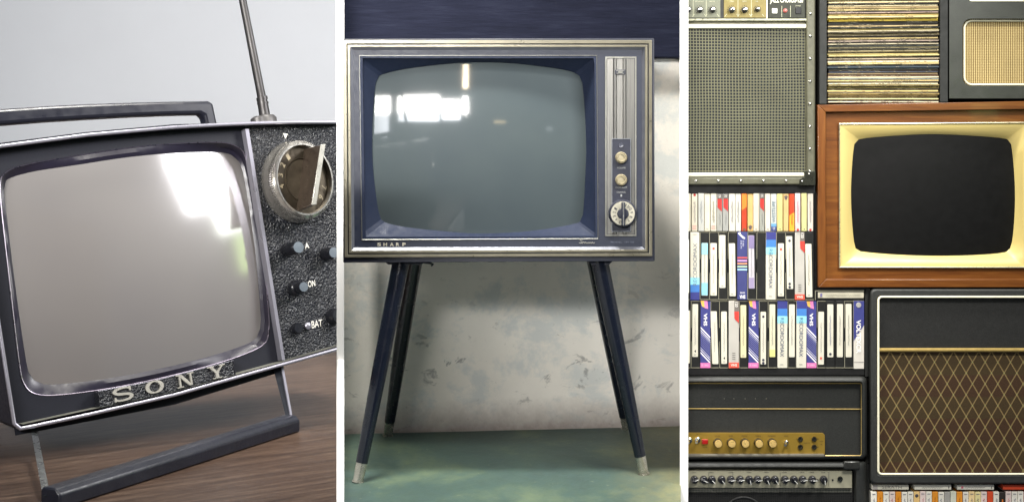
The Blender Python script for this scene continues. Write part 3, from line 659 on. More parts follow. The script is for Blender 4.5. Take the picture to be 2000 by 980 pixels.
LN = mat((178, 178, 150), .5, tag='print_line')
m = MB(); bx(m, 1496.8, -70, 1499, 36.5, .0035, .003); m.build('panel_divider', PIPE, amp)
for x in (1353.5, 1379, 1441, 1467): 
    m = MB(); bx(m, x, -60, x + .8, 33, .0042, .0004); m.build('panel_line', LN, amp)
for cx, cy, r in ((1343, 20, 8), (1366, 20, 7.5), (1391, 20, 7.5), (1429, 20, 7.5), (1454, 20, 7.5), (1479, 19, 6)):
    c_ = P(cx, cy, .0044); m = MB(); m.lathe(c_, (0, -1, 0), [(.0008 * r, 0), (.0008 * r, .004), (.00045 * r, .005), (.00045 * r, .0005 * r + .008), (.0003, .014)], n=20); k_ = m.build('knob', mat((34, 34, 30), .4, tag='knob_black'), amp, clip=[CR])
    m = MB(); m.lathe(c_ + Vector((0, -.0105, 0)), (0, -1, 0), [(.00048 * r, 0), (.00045 * r, .004), (.0003, .005)], n=20); m.build('knob_cap', CHR, k_, clip=[CR])
    m = MB()
    for k in range(11):
        a_ = R(225 - 27 * k); e = Vector((math.cos(a_), 0, math.sin(a_))); q = c_ + e * .001 * r * 1.12; m.box(q - Vector((.0006, .0004, .0006)), q + Vector((.0006, .0, .0006)))
    m.build('scale_marks', mat((20, 20, 18), .5, tag='print_black'), k_, clip=[CR])
    if cx > 1350:
        m = MB()
        for sg in (-1, 1): m.prism([P(cx + sg * 9, 28, .0041), P(cx + sg * 10, 28, .0041), P(cx + sg * 14, 33, .0041), P(cx + sg * 13, 33, .0041)], (0, .0003, 0))
        m.build('panel_line', LN, k_)
m = MB(); text(m, 'JAZZ CHORUS-120', P(1504, 8.5, .0042), P(1568.5, 8.5, .0042) - P(1504, 8.5, .0042), (0, 0, .0125), 0, .02); m.build('lettering', mat((222, 220, 200), .4, tag='letter_pale'), amp)
m = MB(); bx(m, 1508, 17, 1518.5, 27, .0025, .003); m.build('switch', mat((206, 206, 196), .5, tag='switch'), amp, bevel=.001)
for x in (1526.5, 1543.5):
    m = MB(); bx(m, x, 12, x + .8, 34, .0042, .0004); m.build('panel_line', LN, amp)
m = MB(); m.lathe(P(1533.5, 21.5, .0045), (0, -1, 0), [(.0042, 0), (.004, .002), (.0025, .0022), (.0024, .004), (.0003, .005)], n=18); m.build('pilot_lamp', mat((168, 92, 84), .3, tag='pilot'), amp)
m = MB(); bx(m, 1553.5, 15, 1565, 28, .003, .003); m.build('socket', mat((12, 12, 14), .5, tag='socket_black'), amp, bevel=.001)
m = MB(); text(m, 'POWER', P(1554, 13, .0042), P(1564, 13, .0042) - P(1554, 13, .0042), (0, 0, .0022)); m.build('lettering', LN, amp)
for s_, x in (('DISTORTION', 1366), ('REVERB', 1391), ('SPEED', 1429), ('DEPTH', 1454), ('VIB', 1478)):
    m = MB(); w_ = len(s_) * 1.6; text(m, s_, P(x - w_ / 2, 4.5, .0042), P(x + w_ / 2, 4.5, .0042) - P(x - w_ / 2, 4.5, .0042), (0, 0, .0024)); m.build('lettering', LN, amp)
def stud(px, py, y, r, par): m = MB(); m.lathe(P(px, py, y), (0, -1, 0), [(r, 0), (r * .85, r * .45), (r * .5, r * .75), (.0002, r * .85)], n=14); m.build('stud', CHR, par)
for k in range(8):
    if 27 + 44 * k < 340: stud(1583 - k * .28, 27 + 44 * k, -.002, .0033, amp)
for k in range(5): stud(1359 + 44 * k, 353, -.002, .0034, amp)
m = MB(); m.prism([P(*p, -.0045) for p in ((1571, 334), (1593, 334), (1593, 362.5), (1562, 362.5), (1562, 350), (1571, 345))], (0, .006, 0)); cr_ = m.build('corner_guard', mat((66, 67, 58), .3, .7, tag='corner_steel'), amp, bevel=.001)
stud(1580, 340, -.0045, .0025, cr_); stud(1567, 354, -.0045, .0025, cr_)

# ---- stacked records
sl = [((226, 216, 168), 'cream'), ((206, 192, 132), 'straw'), ((190, 160, 70), 'ochre'), ((70, 64, 52), 'dark brown'), ((40, 38, 38), 'black'), ((150, 142, 104), 'khaki'),
      ((236, 230, 204), 'off white'), ((74, 92, 118), 'slate blue'), ((120, 132, 138), 'grey blue'), ((112, 98, 84), 'brown'), ((186, 176, 168), 'pale pinkish grey'), ((200, 180, 72), 'mustard yellow')]
order = [6, 4, 0, 3, 5, 1, 9, 1, 3, 1, 5, 6, 4, 1, 8, 6, 9, 5, 7, 3, 8, 7, 4, 0, 6, 3, 6, 4, 0, 1, 3, 6, 4, 5, 8, 6, 4, 10, 3, 0, 4, 9, 5, 3, 6, 1, 4, 0, 3, 4, 3, 11, 11, 0, 1, 3, 10, 4, 0, 5]
rs = random.Random(3); zpy = 201.0; i = 0
ordn = ['bottom', 'second', 'third', 'fourth', 'fifth', 'sixth', 'seventh', 'eighth', 'ninth', 'tenth', 'eleventh', 'twelfth', 'thirteenth', 'fourteenth', 'fifteenth', 'sixteenth', 'seventeenth', 'eighteenth', 'nineteenth']
tens = {20: 'twent', 30: 'thirt', 40: 'fort', 50: 'fift', 60: 'sixt'}
def ordinal(n):
    if n < 20: return ordn[n - 1]
    return tens[n // 10 * 10] + ('ieth' if n % 10 == 0 else 'y ' + ('first' if n % 10 == 1 else ordn[n % 10 - 1]))
SPK = {}
while zpy > -12:
    k = order[i % len(order)]; c, nm_ = sl[k]; h = rs.uniform(2.0, 3.0) if k in (3, 4, 9) else rs.uniform(2.7, 4.4)
    x0 = 1617 + rs.uniform(-1, 2.2); x1 = 1834 + rs.uniform(-2.5, 1); dz = rs.uniform(-.5, .5) - 2.0 * min(1, i / 25)
    dj = rs.randint(-14, 10); cc = tuple(max(0, min(255, int(q * f_) + dj + rs.randint(-4, 4))) for q, f_ in zip(c, (.88, .84, .77))); yf = rs.uniform(0, .010)
    M1 = mat(cc, .6, var=.3, scale=30, stretch=(1, 1, 12), tag='record_sleeve')
    M2 = mat(tuple(int(q * .55) for q in cc) if sum(cc) > 300 else (150, 142, 118), .6, var=.3, scale=60, tag='record_print')
    rc = thing('record_sleeve', P((x0 + x1) / 2, zpy, .1), '%s record sleeve lying flat, %s from the bottom of the tall stack' % (nm_, ordinal(i + 1)) if i else 'cream record sleeve lying flat at the very bottom of the tall stack', 'record', 'record sleeves stacked on the wooden television')
    if i == 0: rc['label'] = '%s record sleeve lying flat at the very bottom of the tall stack' % nm_
    nseg = 12; rings = []
    bow = rs.uniform(-.5, .5)
    for j in range(nseg + 1):
        f = j / nseg; x = x0 + (x1 - x0) * f; zz = zpy + dz * f + bow * math.sin(math.pi * f); hh = h * .90
        a_ = P(x, zz, yf); b_ = P(x, zz - hh, yf); e = Vector((0, .215, 0)); rd = Vector((0, .0012, 0))
        rings.append([a_ + rd, a_ * .7 + b_ * .3, a_ * .3 + b_ * .7, b_ + rd, b_ + e, a_ + e])
    m = MB(); m.loft(rings, smooth=False); m.add(rings[0], [tuple(range(6))]); m.add(rings[-1], [tuple(range(6))]); m.build('sleeve', M1, rc)
    m = MB(); x = x0 + rs.uniform(4, 40); used_ = 0
    while x < x1 - 14 and used_ < 40:
        l_ = rs.uniform(1, 5); f = (x - x0) / (x1 - x0); zz = zpy + dz * f + bow * math.sin(math.pi * f) - h * .47
        if rs.random() < .6: m.prism([P(x, zz + h * .14, yf - .0003), P(x + l_, zz + h * .14, yf - .0003), P(x + l_, zz - h * .16, yf - .0003), P(x, zz - h * .16, yf - .0003)], (0, .0003, 0)); used_ += 1
        x += l_ + rs.uniform(.8, 2.5) + (rs.uniform(10, 60) if rs.random() < .12 else 0)
    if len(m.v) > 56: m.build('spine_print', M2, rc)
    zpy -= h; i += 1

# ---- small speaker, top right
sp_ = thing('speaker_cabinet', P(1960, 196, .1), 'black speaker cabinet with rounded gold woven grille beside the stacked records', 'speaker')
SPM = mat((50, 52, 46), .45, var=.2, scale=30, bump=.12, tag='speaker_black')
hole = rr_px(1880, 37, 2160, 168, 17); outr = [(x, y) for x, y in polar([(1853.5, -70), (2190, -70), (2190, 193), (1853.5, 193)], (2020, 102), [math.atan2(y - 102, x - 2020) for x, y in hole])]
A = angles((2020, 102), 8, hole, [(1853.5, -70), (2190, -70), (2190, 193), (1853.5, 193)])
m = MB(); ro = polar([(1853.5, -70), (2190, -70), (2190, 193), (1853.5, 193)], (2020, 102), A); ri = polar(hole, (2020, 102), A)
m.loft([[P(x, y, .27) for x, y in ro], [P(x, y, .003) for x, y in ro], [P(2020 + (x - 2020) * .997, 102 + (y - 102) * .994, .0) for x, y in ro], [P(x, y, .0) for x, y in ri], [P(x, y, .018) for x, y in ri]], smooth=False); m.build('case', SPM, sp_)
m = MB(); m.tube([P(x, y, .011) for x, y in rr_px(1883.5, 41, 2156, 165.5, 15)], .0019, closed=True, n=8); m.build('piping', PIPE, sp_)
def ribs(name):
    t = NT(name); sp = t.n("ShaderNodeSeparateXYZ"); t.l(t.coord(), sp.inputs[0])
    f = t.math('PINGPONG', t.math('MULTIPLY', sp.outputs[0], 1 / .0043), .5); g = t.math('PINGPONG', t.math('MULTIPLY', sp.outputs[2], 1 / .0032), .5)
    h = t.math('ADD', t.math('MULTIPLY', f, 1.5), t.math('MULTIPLY', g, .5))
    c0 = t.ramp(h, [(.15, rgb(104, 86, 52)), (.55, rgb(178, 152, 96)), (.9, rgb(222, 204, 150))])
    t.base(t.mix(1.0, c0, t.ramp(t.noise(t.coord(), 16, 4), [(.3, (.8,) * 3), (.7, (1,) * 3)]), 'MULTIPLY')); t.set(.6, .15, .3); t.bump(h, .6, .0015); return t.m
m = MB(); bx(m, 1876, 32, 2170, 172, .016, .01); m.build('grille', ribs('gold_grille'), sp_)
m = MB(); m.prism([P(*p, -.001) for p in rr_px(1892, -30, 2150, 3, 6)], (0, .004, 0)); m.build('trim', PIPE, sp_)

# ---- wooden television
WOODT = None
def wood(name, lo, mid, hi, axis):
    t = NT(name); v = t.coord((1, 1, 11) if axis == 'x' else (11, 1, 1)); f = t.noise(v, 7, 8, .62, .8); g = t.noise(t.coord((6, 1, 120) if axis == 'x' else (120, 1, 6)), 5, 4)
    c0 = t.ramp(f, [(.28, rgb(*lo)), (.5, rgb(*mid)), (.74, rgb(*hi))]); t.base(t.mix(t.ramp(g, [(.35, (.3,) * 3), (.6, (0, 0, 0))]), c0, rgb(*lo))); t.set(.35, spec=.5, coat=.2); return t.m
WX = wood('teak_horizontal', (84, 44, 14), (112, 65, 23), (130, 82, 33), 'x'); WZ = wood('teak_vertical', (82, 44, 14), (110, 63, 22), (126, 79, 32), 'z')
wt = thing('wooden_television', P(1820, 561, .1), 'wooden cased television with black screen and cream surround', 'television')
m = MB(); hq = ((1642, 244), (2004, 242), (2004, 519), (1642, 519)); m.loft([[P(*p, .012) for p in ((1612, 216), (2047, 211), (2047, 547), (1612, 547))], [P(*p, .012) for p in hq], [P(*p, .11) for p in hq]], smooth=False); m.add([P(*p, .11) for p in hq], [(0, 1, 2, 3)]); m.build('inner_panel', WX, wt)
o4 = [(1597, 205), (2062, 197), (2062, 561), (1598, 561)]; i4 = [(1613, 219), (2046, 213), (2046, 545), (1613.5, 545)]
for k in range(4):
    j = (k + 1) % 4; m = MB(); q = [P(*o4[k], 0), P(*o4[j], 0), P(*i4[j], 0), P(*i4[k], 0)]; m.prism(q, (0, .27 if k in (1, 3) else .27, 0)); m.build('case_side', WX if k in (0, 2) else WZ, wt, bevel=.0012)
CRM = mat((206, 186, 118), .38, var=.03, scale=12, spec=.5, tag='cream_surround')
br = [(1639.5, 242.5), (2006, 240), (2006, 521), (1640, 521)]
m = MB(); m.tube([P(*p, .0065) for p in ((1639.5, 242), (2006, 240), (2006, 521.5), (1640, 521.5))], .0021, closed=True, n=10); m.build('surround_edge', mat((206, 198, 168), .3, .6, tag='edge_metal'), wt)
sc = (1822, 384)
so = catmull([(1667, 292), (1672, 276), (1690, 270), (1750, 265), (1815, 262), (1880, 264), (1950, 269), (1970, 274), (1976, 288), (1981, 340), (1982.5, 385), (1981, 430), (1977, 470), (1972, 486), (1955, 494), (1890, 498.5), (1822, 499.5), (1750, 497), (1690, 492), (1673, 487), (1668, 472), (1664, 430), (1662, 380), (1663.5, 335)], 4)
A = angles(sc, 96, br); bo = polar(br, sc, A); s0 = polar(so, sc, A); shp = [(x * .55 + p * .45, y * .55 + q * .45) for (x, y), (p, q) in zip(polar([(1650, 252), (1996, 250), (1996, 511), (1650, 511)], sc, A), s0)]
RT = 1.1; tx, tz = P(*sc).x, P(*sc).z
def Pt(px, py, k=0.0):
    y = .02
    for _ in range(4): q = P(px, py, y); y = .0135 + ((q.x - tx) ** 2 + (q.z - tz) ** 2) / (2 * RT) + k
    return P(px, py, y)
m = MB(); m.loft([[P(x, y, .008) for x, y in bo], [P(x, y, .0075) for x, y in polar([(1648, 251), (1998, 249), (1998, 512.5), (1648, 512.5)], sc, A)], [Pt(sc[0] + (x - sc[0]) * 1.012, sc[1] + (y - sc[1]) * 1.015, -.002) for x, y in s0], [Pt(x, y, .0) for x, y in s0]]); m.build('surround', CRM, wt, auto=60)
m = MB(); rings = [[Pt(sc[0] + (x - sc[0]) * k / 14 * 1.004, sc[1] + (y - sc[1]) * k / 14 * 1.004) for x, y in s0] for k in range(14, 0, -1)]
m.loft(rings); m.add(rings[-1], [tuple(range(len(s0)))], 0, True)
t = NT('black_tube_glass'); t.base(t.ramp(t.noise(t.coord(), 60, 5), [(.3, rgb(15, 15, 15)), (.7, rgb(20, 20, 20))])); t.set(.55, spec=.12); m.build('screen', t.m, wt)

# ---- brown diamond speaker cabinet
dcb = thing('speaker_cabinet', P(1880, 944, .1), 'tall black speaker cabinet with brown diamond grille under the wooden television', 'speaker')
m = MB(); bx(m, 1701, 565, 2200, 944, .008, .26); m.build('case', TOLEX, dcb)
m = MB(); ring_frame(m, rr_px(1701, 564.5, 2200, 944.5, 9), rr_px(1714, 578.5, 2186, 926, 7), -.004, .014); m.build('case_edge', TOLEX, dcb, bevel=.0035)
m = MB(); m.tube([P(x, y, -.0035) for x, y in rr_px(1715.5, 579.5, 2184, 925, 7)], .0021, closed=True, n=8); m.build('piping', PIPE, dcb)
m = MB(); bx(m, 1715, 579, 2186, 681, .0045, .0035); m.build('upper_panel', mat((32, 32, 31), .7, var=.15, scale=120, bump=.4, bscale=1200, spec=.3, tag='black_cloth'), dcb)
m = MB(); m.tube([P(1716.5, 683, .000), P(2185, 683, .000)], .0040, n=10); m.build('gold_strip', PIPEG, dcb)
t = NT('diamond_grille'); sp = t.n("ShaderNodeSeparateXYZ"); t.l(t.tc.outputs["Object"], sp.inputs[0])
pa = .02478; pb = .0424
ua = t.math('ADD', t.math('DIVIDE', sp.outputs[0], pa), t.math('DIVIDE', sp.outputs[2], pb)); ub = t.math('SUBTRACT', t.math('DIVIDE', sp.outputs[0], pa), t.math('DIVIDE', sp.outputs[2], pb))
fa = t.math('LESS_THAN', t.math('FRACT', t.math('ADD', ua, 100.3)), .105); fb = t.math('LESS_THAN', t.math('FRACT', t.math('ADD', ub, 100.5)), .105)
ck = t.math('FRACT', t.math('MULTIPLY', t.math('FLOOR', t.math('ADD', ub, 100.5)), .5))
base_ = t.mix(t.math('GREATER_THAN', t.math('PINGPONG', t.math('DIVIDE', sp.outputs[2], pb), 1), .5), rgb(62, 48, 26), rgb(62, 42, 25))
one = t.math('MAXIMUM', fa, fb); both = t.math('MULTIPLY', fa, fb)
wv = t.noise(t.coord(), 420, 3); c0 = t.mix(one, base_, rgb(126, 106, 68)); c0 = t.mix(both, c0, rgb(138, 138, 88))
t.base(t.mix(1.0, c0, t.ramp(wv, [(.3, (.7,) * 3), (.7, (1.05,) * 3)]), 'MULTIPLY')); t.set(.65, spec=.3); t.bump(t.math('ADD', one, t.math('MULTIPLY', wv, .4)), .5, .0012)
m = MB(); bx(m, 1715, 686, 2186, 926, .0045, .0035); m.build('grille', t.m, dcb)

# ---- amplifier head with the gold panel
hd = thing('amplifier_head', P(1500, 896, .1), 'black amplifier head with gold knob panel and thin gold piping', 'amplifier')
m = MB(); bx(m, 1300, 740, 1688, 896, .012, .25); m.build('case', TOLEX, hd, clip=[CR])
m = MB()
prof = [(.012, 896), (.002, 896), (-.004, 892), (-.004, 889)]
rings = []
for ins, y_ in ((0, .03), (0, .010), (2.5, .001), (6, -.004), (11, -.005), (13.5, -.001), (14, .012)):
    rings.append([P(x, y, y_) for x, y in rr_px(1200, 733 + ins, 1693 - ins * .75, 897 - ins * .55, 12 - ins * .6)])
m.loft(rings); m.build('case_edge', TOLEX, hd, clip=[CR], auto=60)
m = MB(); bx(m, 1300, 747, 1683, 890, .0095, .002); m.build('front_panel', mat((37, 38, 36), .7, var=.12, scale=120, bump=.4, bscale=1200, spec=.3, tag='black_cloth'), hd, clip=[CR])
m = MB(); m.tube([P(1200, 748, .004), P(1680, 748, .004), P(1682.5, 750.5, .004), P(1682.5, 886, .004), P(1680, 889, .004), P(1612, 889, .004)], .0011, n=6); m.build('piping', PIPEG, hd, clip=[CR])
m = MB(); m.tube([P(1200, 797, .008), P(1682, 798.5, .008)], .0011, n=6); m.build('piping', PIPEG, hd, clip=[CR])
m = MB(); m.prism([P(x, y, .003) for x, y in [(1200, 844.5), (1606, 845.5)] + [(1606 + 5 * math.sin(R(a_)), 850.5 - 5 * math.cos(R(a_))) for a_ in (20, 45, 70, 90)] + [(1611, 886.5), (1200, 885.5)]], (0, .006, 0)); gp = m.build('control_panel', mat((170, 138, 58), .36, .55, var=.08, scale=18, stretch=(.3, 1, 1), tag='gold_panel'), hd, clip=[CR])
m = MB(); bx(m, 1300, 886.5, 1611, 893, -.0055, .01); m.build('lower_lip', mat((88, 84, 74), .5, tag='lip'), hd, clip=[CR], bevel=.002)
GK = mat((220, 186, 116), .3, .4, var=.08, tag='gold_knob')
for cx in (1401, 1427.5, 1454, 1480.5, 1507):
    c_ = P(cx, 863, .003); m = MB(); m.lathe(c_, (0, -1, 0), [(.0085, 0), (.0082, .012), (.0074, .0135)], n=26); k_ = m.build('knob', mat((40, 34, 24), .35, tag='knob_skirt'), gp)
    m = MB(); m.lathe(c_ + Vector((0, -.0135, 0)), (0, -1, 0), [(.0072, 0), (.0070, .003), (.0003, .0034)], n=26); m.build('knob_cap', GK, k_)
m = MB(); bx(m, 1371, 857.5, 1383, 867, -.001, .004); m.build('rocker_switch', mat((150, 22, 18), .35, tag='red_switch'), gp, bevel=.0012)
def toggle(cx, cy, r):
    m = MB(); c_ = P(cx, cy, .003); m.lathe(c_, (0, -1, 0), [(r, 0), (r * .9, .003), (r * .45, .0045), (r * .4, .006)], n=18); m.tube([c_ + Vector((0, -.004, 0)), c_ + Vector((-.004, -.014, -.003))], [.0016, .0026], n=10); m.build('toggle_switch', CHR, gp, clip=[CR])
toggle(1346.5, 858.5, .006); toggle(1362.5, 858, .006); toggle(1535.5, 863, .0045)
for cx, cy in ((1563, 856.5), (1590, 856.5), (1563, 872), (1590, 872)):
    m = MB(); c_ = P(cx, cy, .003); m.lathe(c_, (0, -1, 0), [(.0052, 0), (.0048, .003), (.0026, .0032), (.0022, .0005), (.0003, .0005)], n=22); m.build('input_jack', mat((120, 116, 104), .3, 1, tag='jack'), gp)
PB = mat((74, 58, 24), .5, tag='print_brown')
for s_, x, y in (('VOLUME', 1401, 852), ('BASS', 1427.5, 852), ('MIDDLE', 1454, 852), ('TREBLE', 1480.5, 852), ('PRESENCE', 1507, 852), ('HIGH', 1535.5, 852), ('LOW', 1535.5, 876), ('INPUTS', 1576.5, 866), ('100W', 1604.5, 862.5), ('MK', 1604.5, 868.5), ('POWER', 1377, 874), ('ON', 1362, 849), ('2', 1556, 858), ('1', 1597.5, 858), ('1', 1597.5, 874)):
    m = MB(); w_ = len(s_) * 1.9; text(m, s_, P(x - w_ / 2, y, .0027), P(x + w_ / 2, y, .0027) - P(x - w_ / 2, y, .0027), (0, 0, .0026)); m.build('lettering', PB, gp)
for cx in (1415, 1434, 1456, 1476, 1497):
    m = MB(); m.lathe(P(cx, 778, .0095), (0, -1, 0), [(.0013, 0), (.0003, .001)], n=8); m.build('rivet', CHR, hd)

# ---- lower amplifier with the silver panel
la = thing('bass_amplifier', P(1500, 1060, .1), 'black amplifier with silver panel of pointer knobs at the bottom', 'amplifier')
m = MB(); bx(m, 1300, 905, 1700, 1060, .022, .24); m.build('case', TOLEX, la, clip=[CR])
m = MB(); rings = []
for ins, y_ in ((0, .03), (0, .012), (2.5, .003), (6, -.002), (12, -.003), (15, .006), (15.5, .02)): rings.append([P(x, y, y_) for x, y in rr_px(1200, 899 + ins, 1692 - ins * 1.6, 1080, 9)])
m.loft(rings); m.build('case_edge', TOLEX, la, clip=[CR], auto=60)
m = MB(); bx(m, 1648, 900, 1680, 917, -.0055, .01); m.build('corner_guard', mat((52, 52, 50), .3, .3, tag='corner_black'), la, bevel=.003)
m = MB(); m.prism([P(*p, .004) for p in ((1200, 917.5), (1664, 919), (1664, 952), (1200, 951))], (0, .018, 0)); ap = m.build('control_panel', mat((168, 164, 142), .4, .3, var=.1, scale=14, stretch=(.3, 1, 1), tag='silver_panel'), la, clip=[CR])
PK = mat((34, 34, 38), .25, var=.1, spec=.7, tag='pointer_knob')
for i_, (cx, an_) in enumerate(((1356, 20), (1374, -20), (1390, -45), (1409, -50), (1427, 10), (1445, 15), (1463, -80), (1479, 10), (1497, -65), (1513, -52), (1532.5, 20), (1550, -48), (1567, 15), (1586, 5), (1608, -85))):
    c_ = P(cx, 935, .004); a_ = R(an_); e = Vector((math.cos(a_), 0, math.sin(a_))); tn = Vector((-e.z, 0, e.x))
    m = MB(); m.lathe(c_, (0, -1, 0), [(.0078, 0), (.0072, .008), (.006, .010)], n=22)
    m.prism([c_ + e * .0098 + Vector((0, -.010, 0)), c_ + tn * .0032 + Vector((0, -.010, 0)), c_ - e * .0098 + Vector((0, -.010, 0)), c_ - tn * .0032 + Vector((0, -.010, 0))], (0, -.007, 0), taper=.8); k_ = m.build('knob', PK, ap, bevel=.0008)
    m = MB(); q = c_ + Vector((0, -.0173, 0)); m.prism([q + e * .0075 + tn * .0005, q - e * .001 + tn * .0005, q - e * .001 - tn * .0005, q + e * .0075 - tn * .0005], (0, -.0004, 0)); m.build('knob_line', mat((220, 220, 214), .4, tag='knob_line'), k_)
    if i_ % 2 == 0 or i_ > 11: m = MB(); w_ = 8; text(m, ('GAIN', 'BASS', 'LOW', 'MID', 'HIGH', 'EDGE', 'DRIVE', 'MASTER')[i_ // 2], P(cx - w_ / 2, 923, .0037), P(cx + w_ / 2, 923, .0037) - P(cx - w_ / 2, 923, .0037), (0, 0, .0024)); m.build('lettering', INK, ap)
for x in (1384, 1431, 1523.5, 1618.5): m = MB(); bx(m, x, 921, x + .7, 949, .0037, .0005); m.build('panel_line', INK, ap)
for x in (1597, 1626.5): m = MB(); bx(m, x - 1.6, 935, x + 1.6, 938, .003, .002); m.build('button', PK, ap)
m = MB(); m.lathe(P(1640.5, 934, .004), (0, -1, 0), [(.0052, 0), (.005, .003), (.0026, .0032), (.0022, .001), (.0003, .001)], n=22); m.build('input_jack', mat((110, 112, 106), .3, 1, tag='jack_dark'), ap)
m = MB(); bx(m, 1300, 952.5, 1664, 960.5, .010, .01); m.build('mesh_strip', grid_cloth('mesh_strip', .0030, .5, (40, 40, 38), (112, 112, 104)), la, clip=[CR])
m = MB(); bx(m, 1300, 960, 1668, 1060, .012, .01); m.build('grille', grid_cloth('black_grille', .0036, .5, (20, 20, 20), (40, 40, 40)), la, clip=[CR])
m = MB(); m.tube([P(1452 + 40 * math.cos(R(a_)), 1010 + 40 * math.sin(R(a_)), .0118) for a_ in range(0, 360, 12)], .0022, closed=True, n=8); m.build('speaker_ring', mat((38, 38, 38), .6, tag='speaker_ring'), la)

# ---- tapes
WHT = (204, 199, 183)
def squig(m, x0, x1, y0, y1, yf, r, vertical=True, lw=.00028, mi=0):     # handwriting: joined up strokes
    path = []; n_ = int((y1 - y0) / 1.5) if vertical else int((x1 - x0) / 1.5)
    for k in range(max(n_, 3)):
        f = (k + .5) / max(n_, 3)
        if vertical: path.append(P((x0 + x1) / 2 + (x1 - x0) * .5 * math.sin(k * 2.3 + r.uniform(-.7, .7)) * r.uniform(.3, 1), y0 + (y1 - y0) * f, yf))
        else: path.append(P(x0 + (x1 - x0) * f, (y0 + y1) / 2 + (y1 - y0) * .5 * math.sin(k * 2.3 + r.uniform(-.7, .7)) * r.uniform(.3, 1), yf))
    m.tube(path, lw, mi, n=4)
def quad(par, name, pts, c, yf, rough=.55, **kw):
    m = MB(); m.prism([P(x, y, yf) for x, y in pts], (0, .0004, 0)); return m.build(name, mat(c, rough, var=.05, tag='print', **kw), par, clip=[CR])
def q4(x0, y0, x1, y1): return [(x0, y0), (x1, y0), (x1, y1), (x0, y1)]
def vtext(par, s_, x0, x1, y0, y1, yf, c, bold=0.0, up=False):
    m = MB()
    if up: text(m, s_, P(x1, y1, yf), P(x1, y0, yf) - P(x1, y1, yf), P(x0, y1, yf) - P(x1, y1, yf), 0, bold)      # reads upwards
    else: text(m, s_, P(x0, y0, yf), P(x0, y1, yf) - P(x0, y0, yf), P(x1, y0, yf) - P(x0, y0, yf), 0, bold)        # reads downwards
    return m.build('lettering', mat(c, .5, var=.03, tag='letter_ink'), par, clip=[CR])
rt = random.Random(11)
# top row: slim cassettes
R1 = [(1338, 1349.5, (214, 208, 186), 'plain'), (1351, 1362.5, (208, 200, 180), 'dot'), (1364, 1375.5, (190, 190, 182), 'grey writing'), (1376, 1387, (222, 214, 190), 'plain'), (1388, 1399.5, (214, 208, 188), 'bars'),
      (1400, 1411, (160, 160, 152), 'red'), (1411.5, 1423, (160, 160, 154), 'red'), (1424, 1436, (214, 208, 194), 'writing'), (1436.5, 1447.5, (214, 212, 196), 'writing'), (1448.5, 1459, (190, 62, 28), 'orange'),
      (1460, 1471, (216, 178, 112), 'crest low'), (1471.5, 1482.5, (214, 204, 184), 'plain'), (1483, 1493.5, (158, 158, 148), 'red'), (1494.5, 1505, (220, 212, 194), 'plain'), (1506, 1517, (206, 208, 200), 'blue'),
      (1518, 1529, (214, 200, 132), 'speck'), (1530, 1540.5, (214, 182, 122), 'crest'), (1541.5, 1552, (196, 66, 30), 'amber'), (1553, 1563.5, (222, 200, 196), 'pink'), (1565.5, 1576, (212, 206, 142), 'speck'), (1577.5, 1588.5, (214, 204, 190), 'red dot')]
RL = ['cream cassette cut off by the white divider, first in the top tape row', 'cream cassette with dark red dot at its top and red bars below', 'grey cassette with smudged blue grey writing, third from the divider', 'plain cream cassette left of the one with stacked red bars', 'cream cassette with dark scribbles and red bars at its foot',
      'grey cassette with red slanted flash, left of its twin', 'grey cassette with red slanted flash, right of its twin', 'white cassette with purple pen writing beside the grey red flash pair', 'white cassette with small green ruled writing left of the orange one', 'orange cassette turning red below, the only one of its row left of centre',
      'tan cassette with dark crest at its foot beside the orange one', 'plain pale cassette between the tan crest one and a grey red flash', 'grey cassette with red slanted flash standing alone between white ones', 'plain cream cassette left of the blue footed cassette', 'pale cassette with big blue lettering and dark blue foot',
      'yellow cream cassette between the blue footed and the crest topped ones', 'tan cassette with dark crest at its top', 'red cassette turning amber below', 'pale pink cassette with pink writing and red dot', 'yellow green cassette with small dark speck, second from right', 'pale cassette with red dot at its foot at the right end of its row']
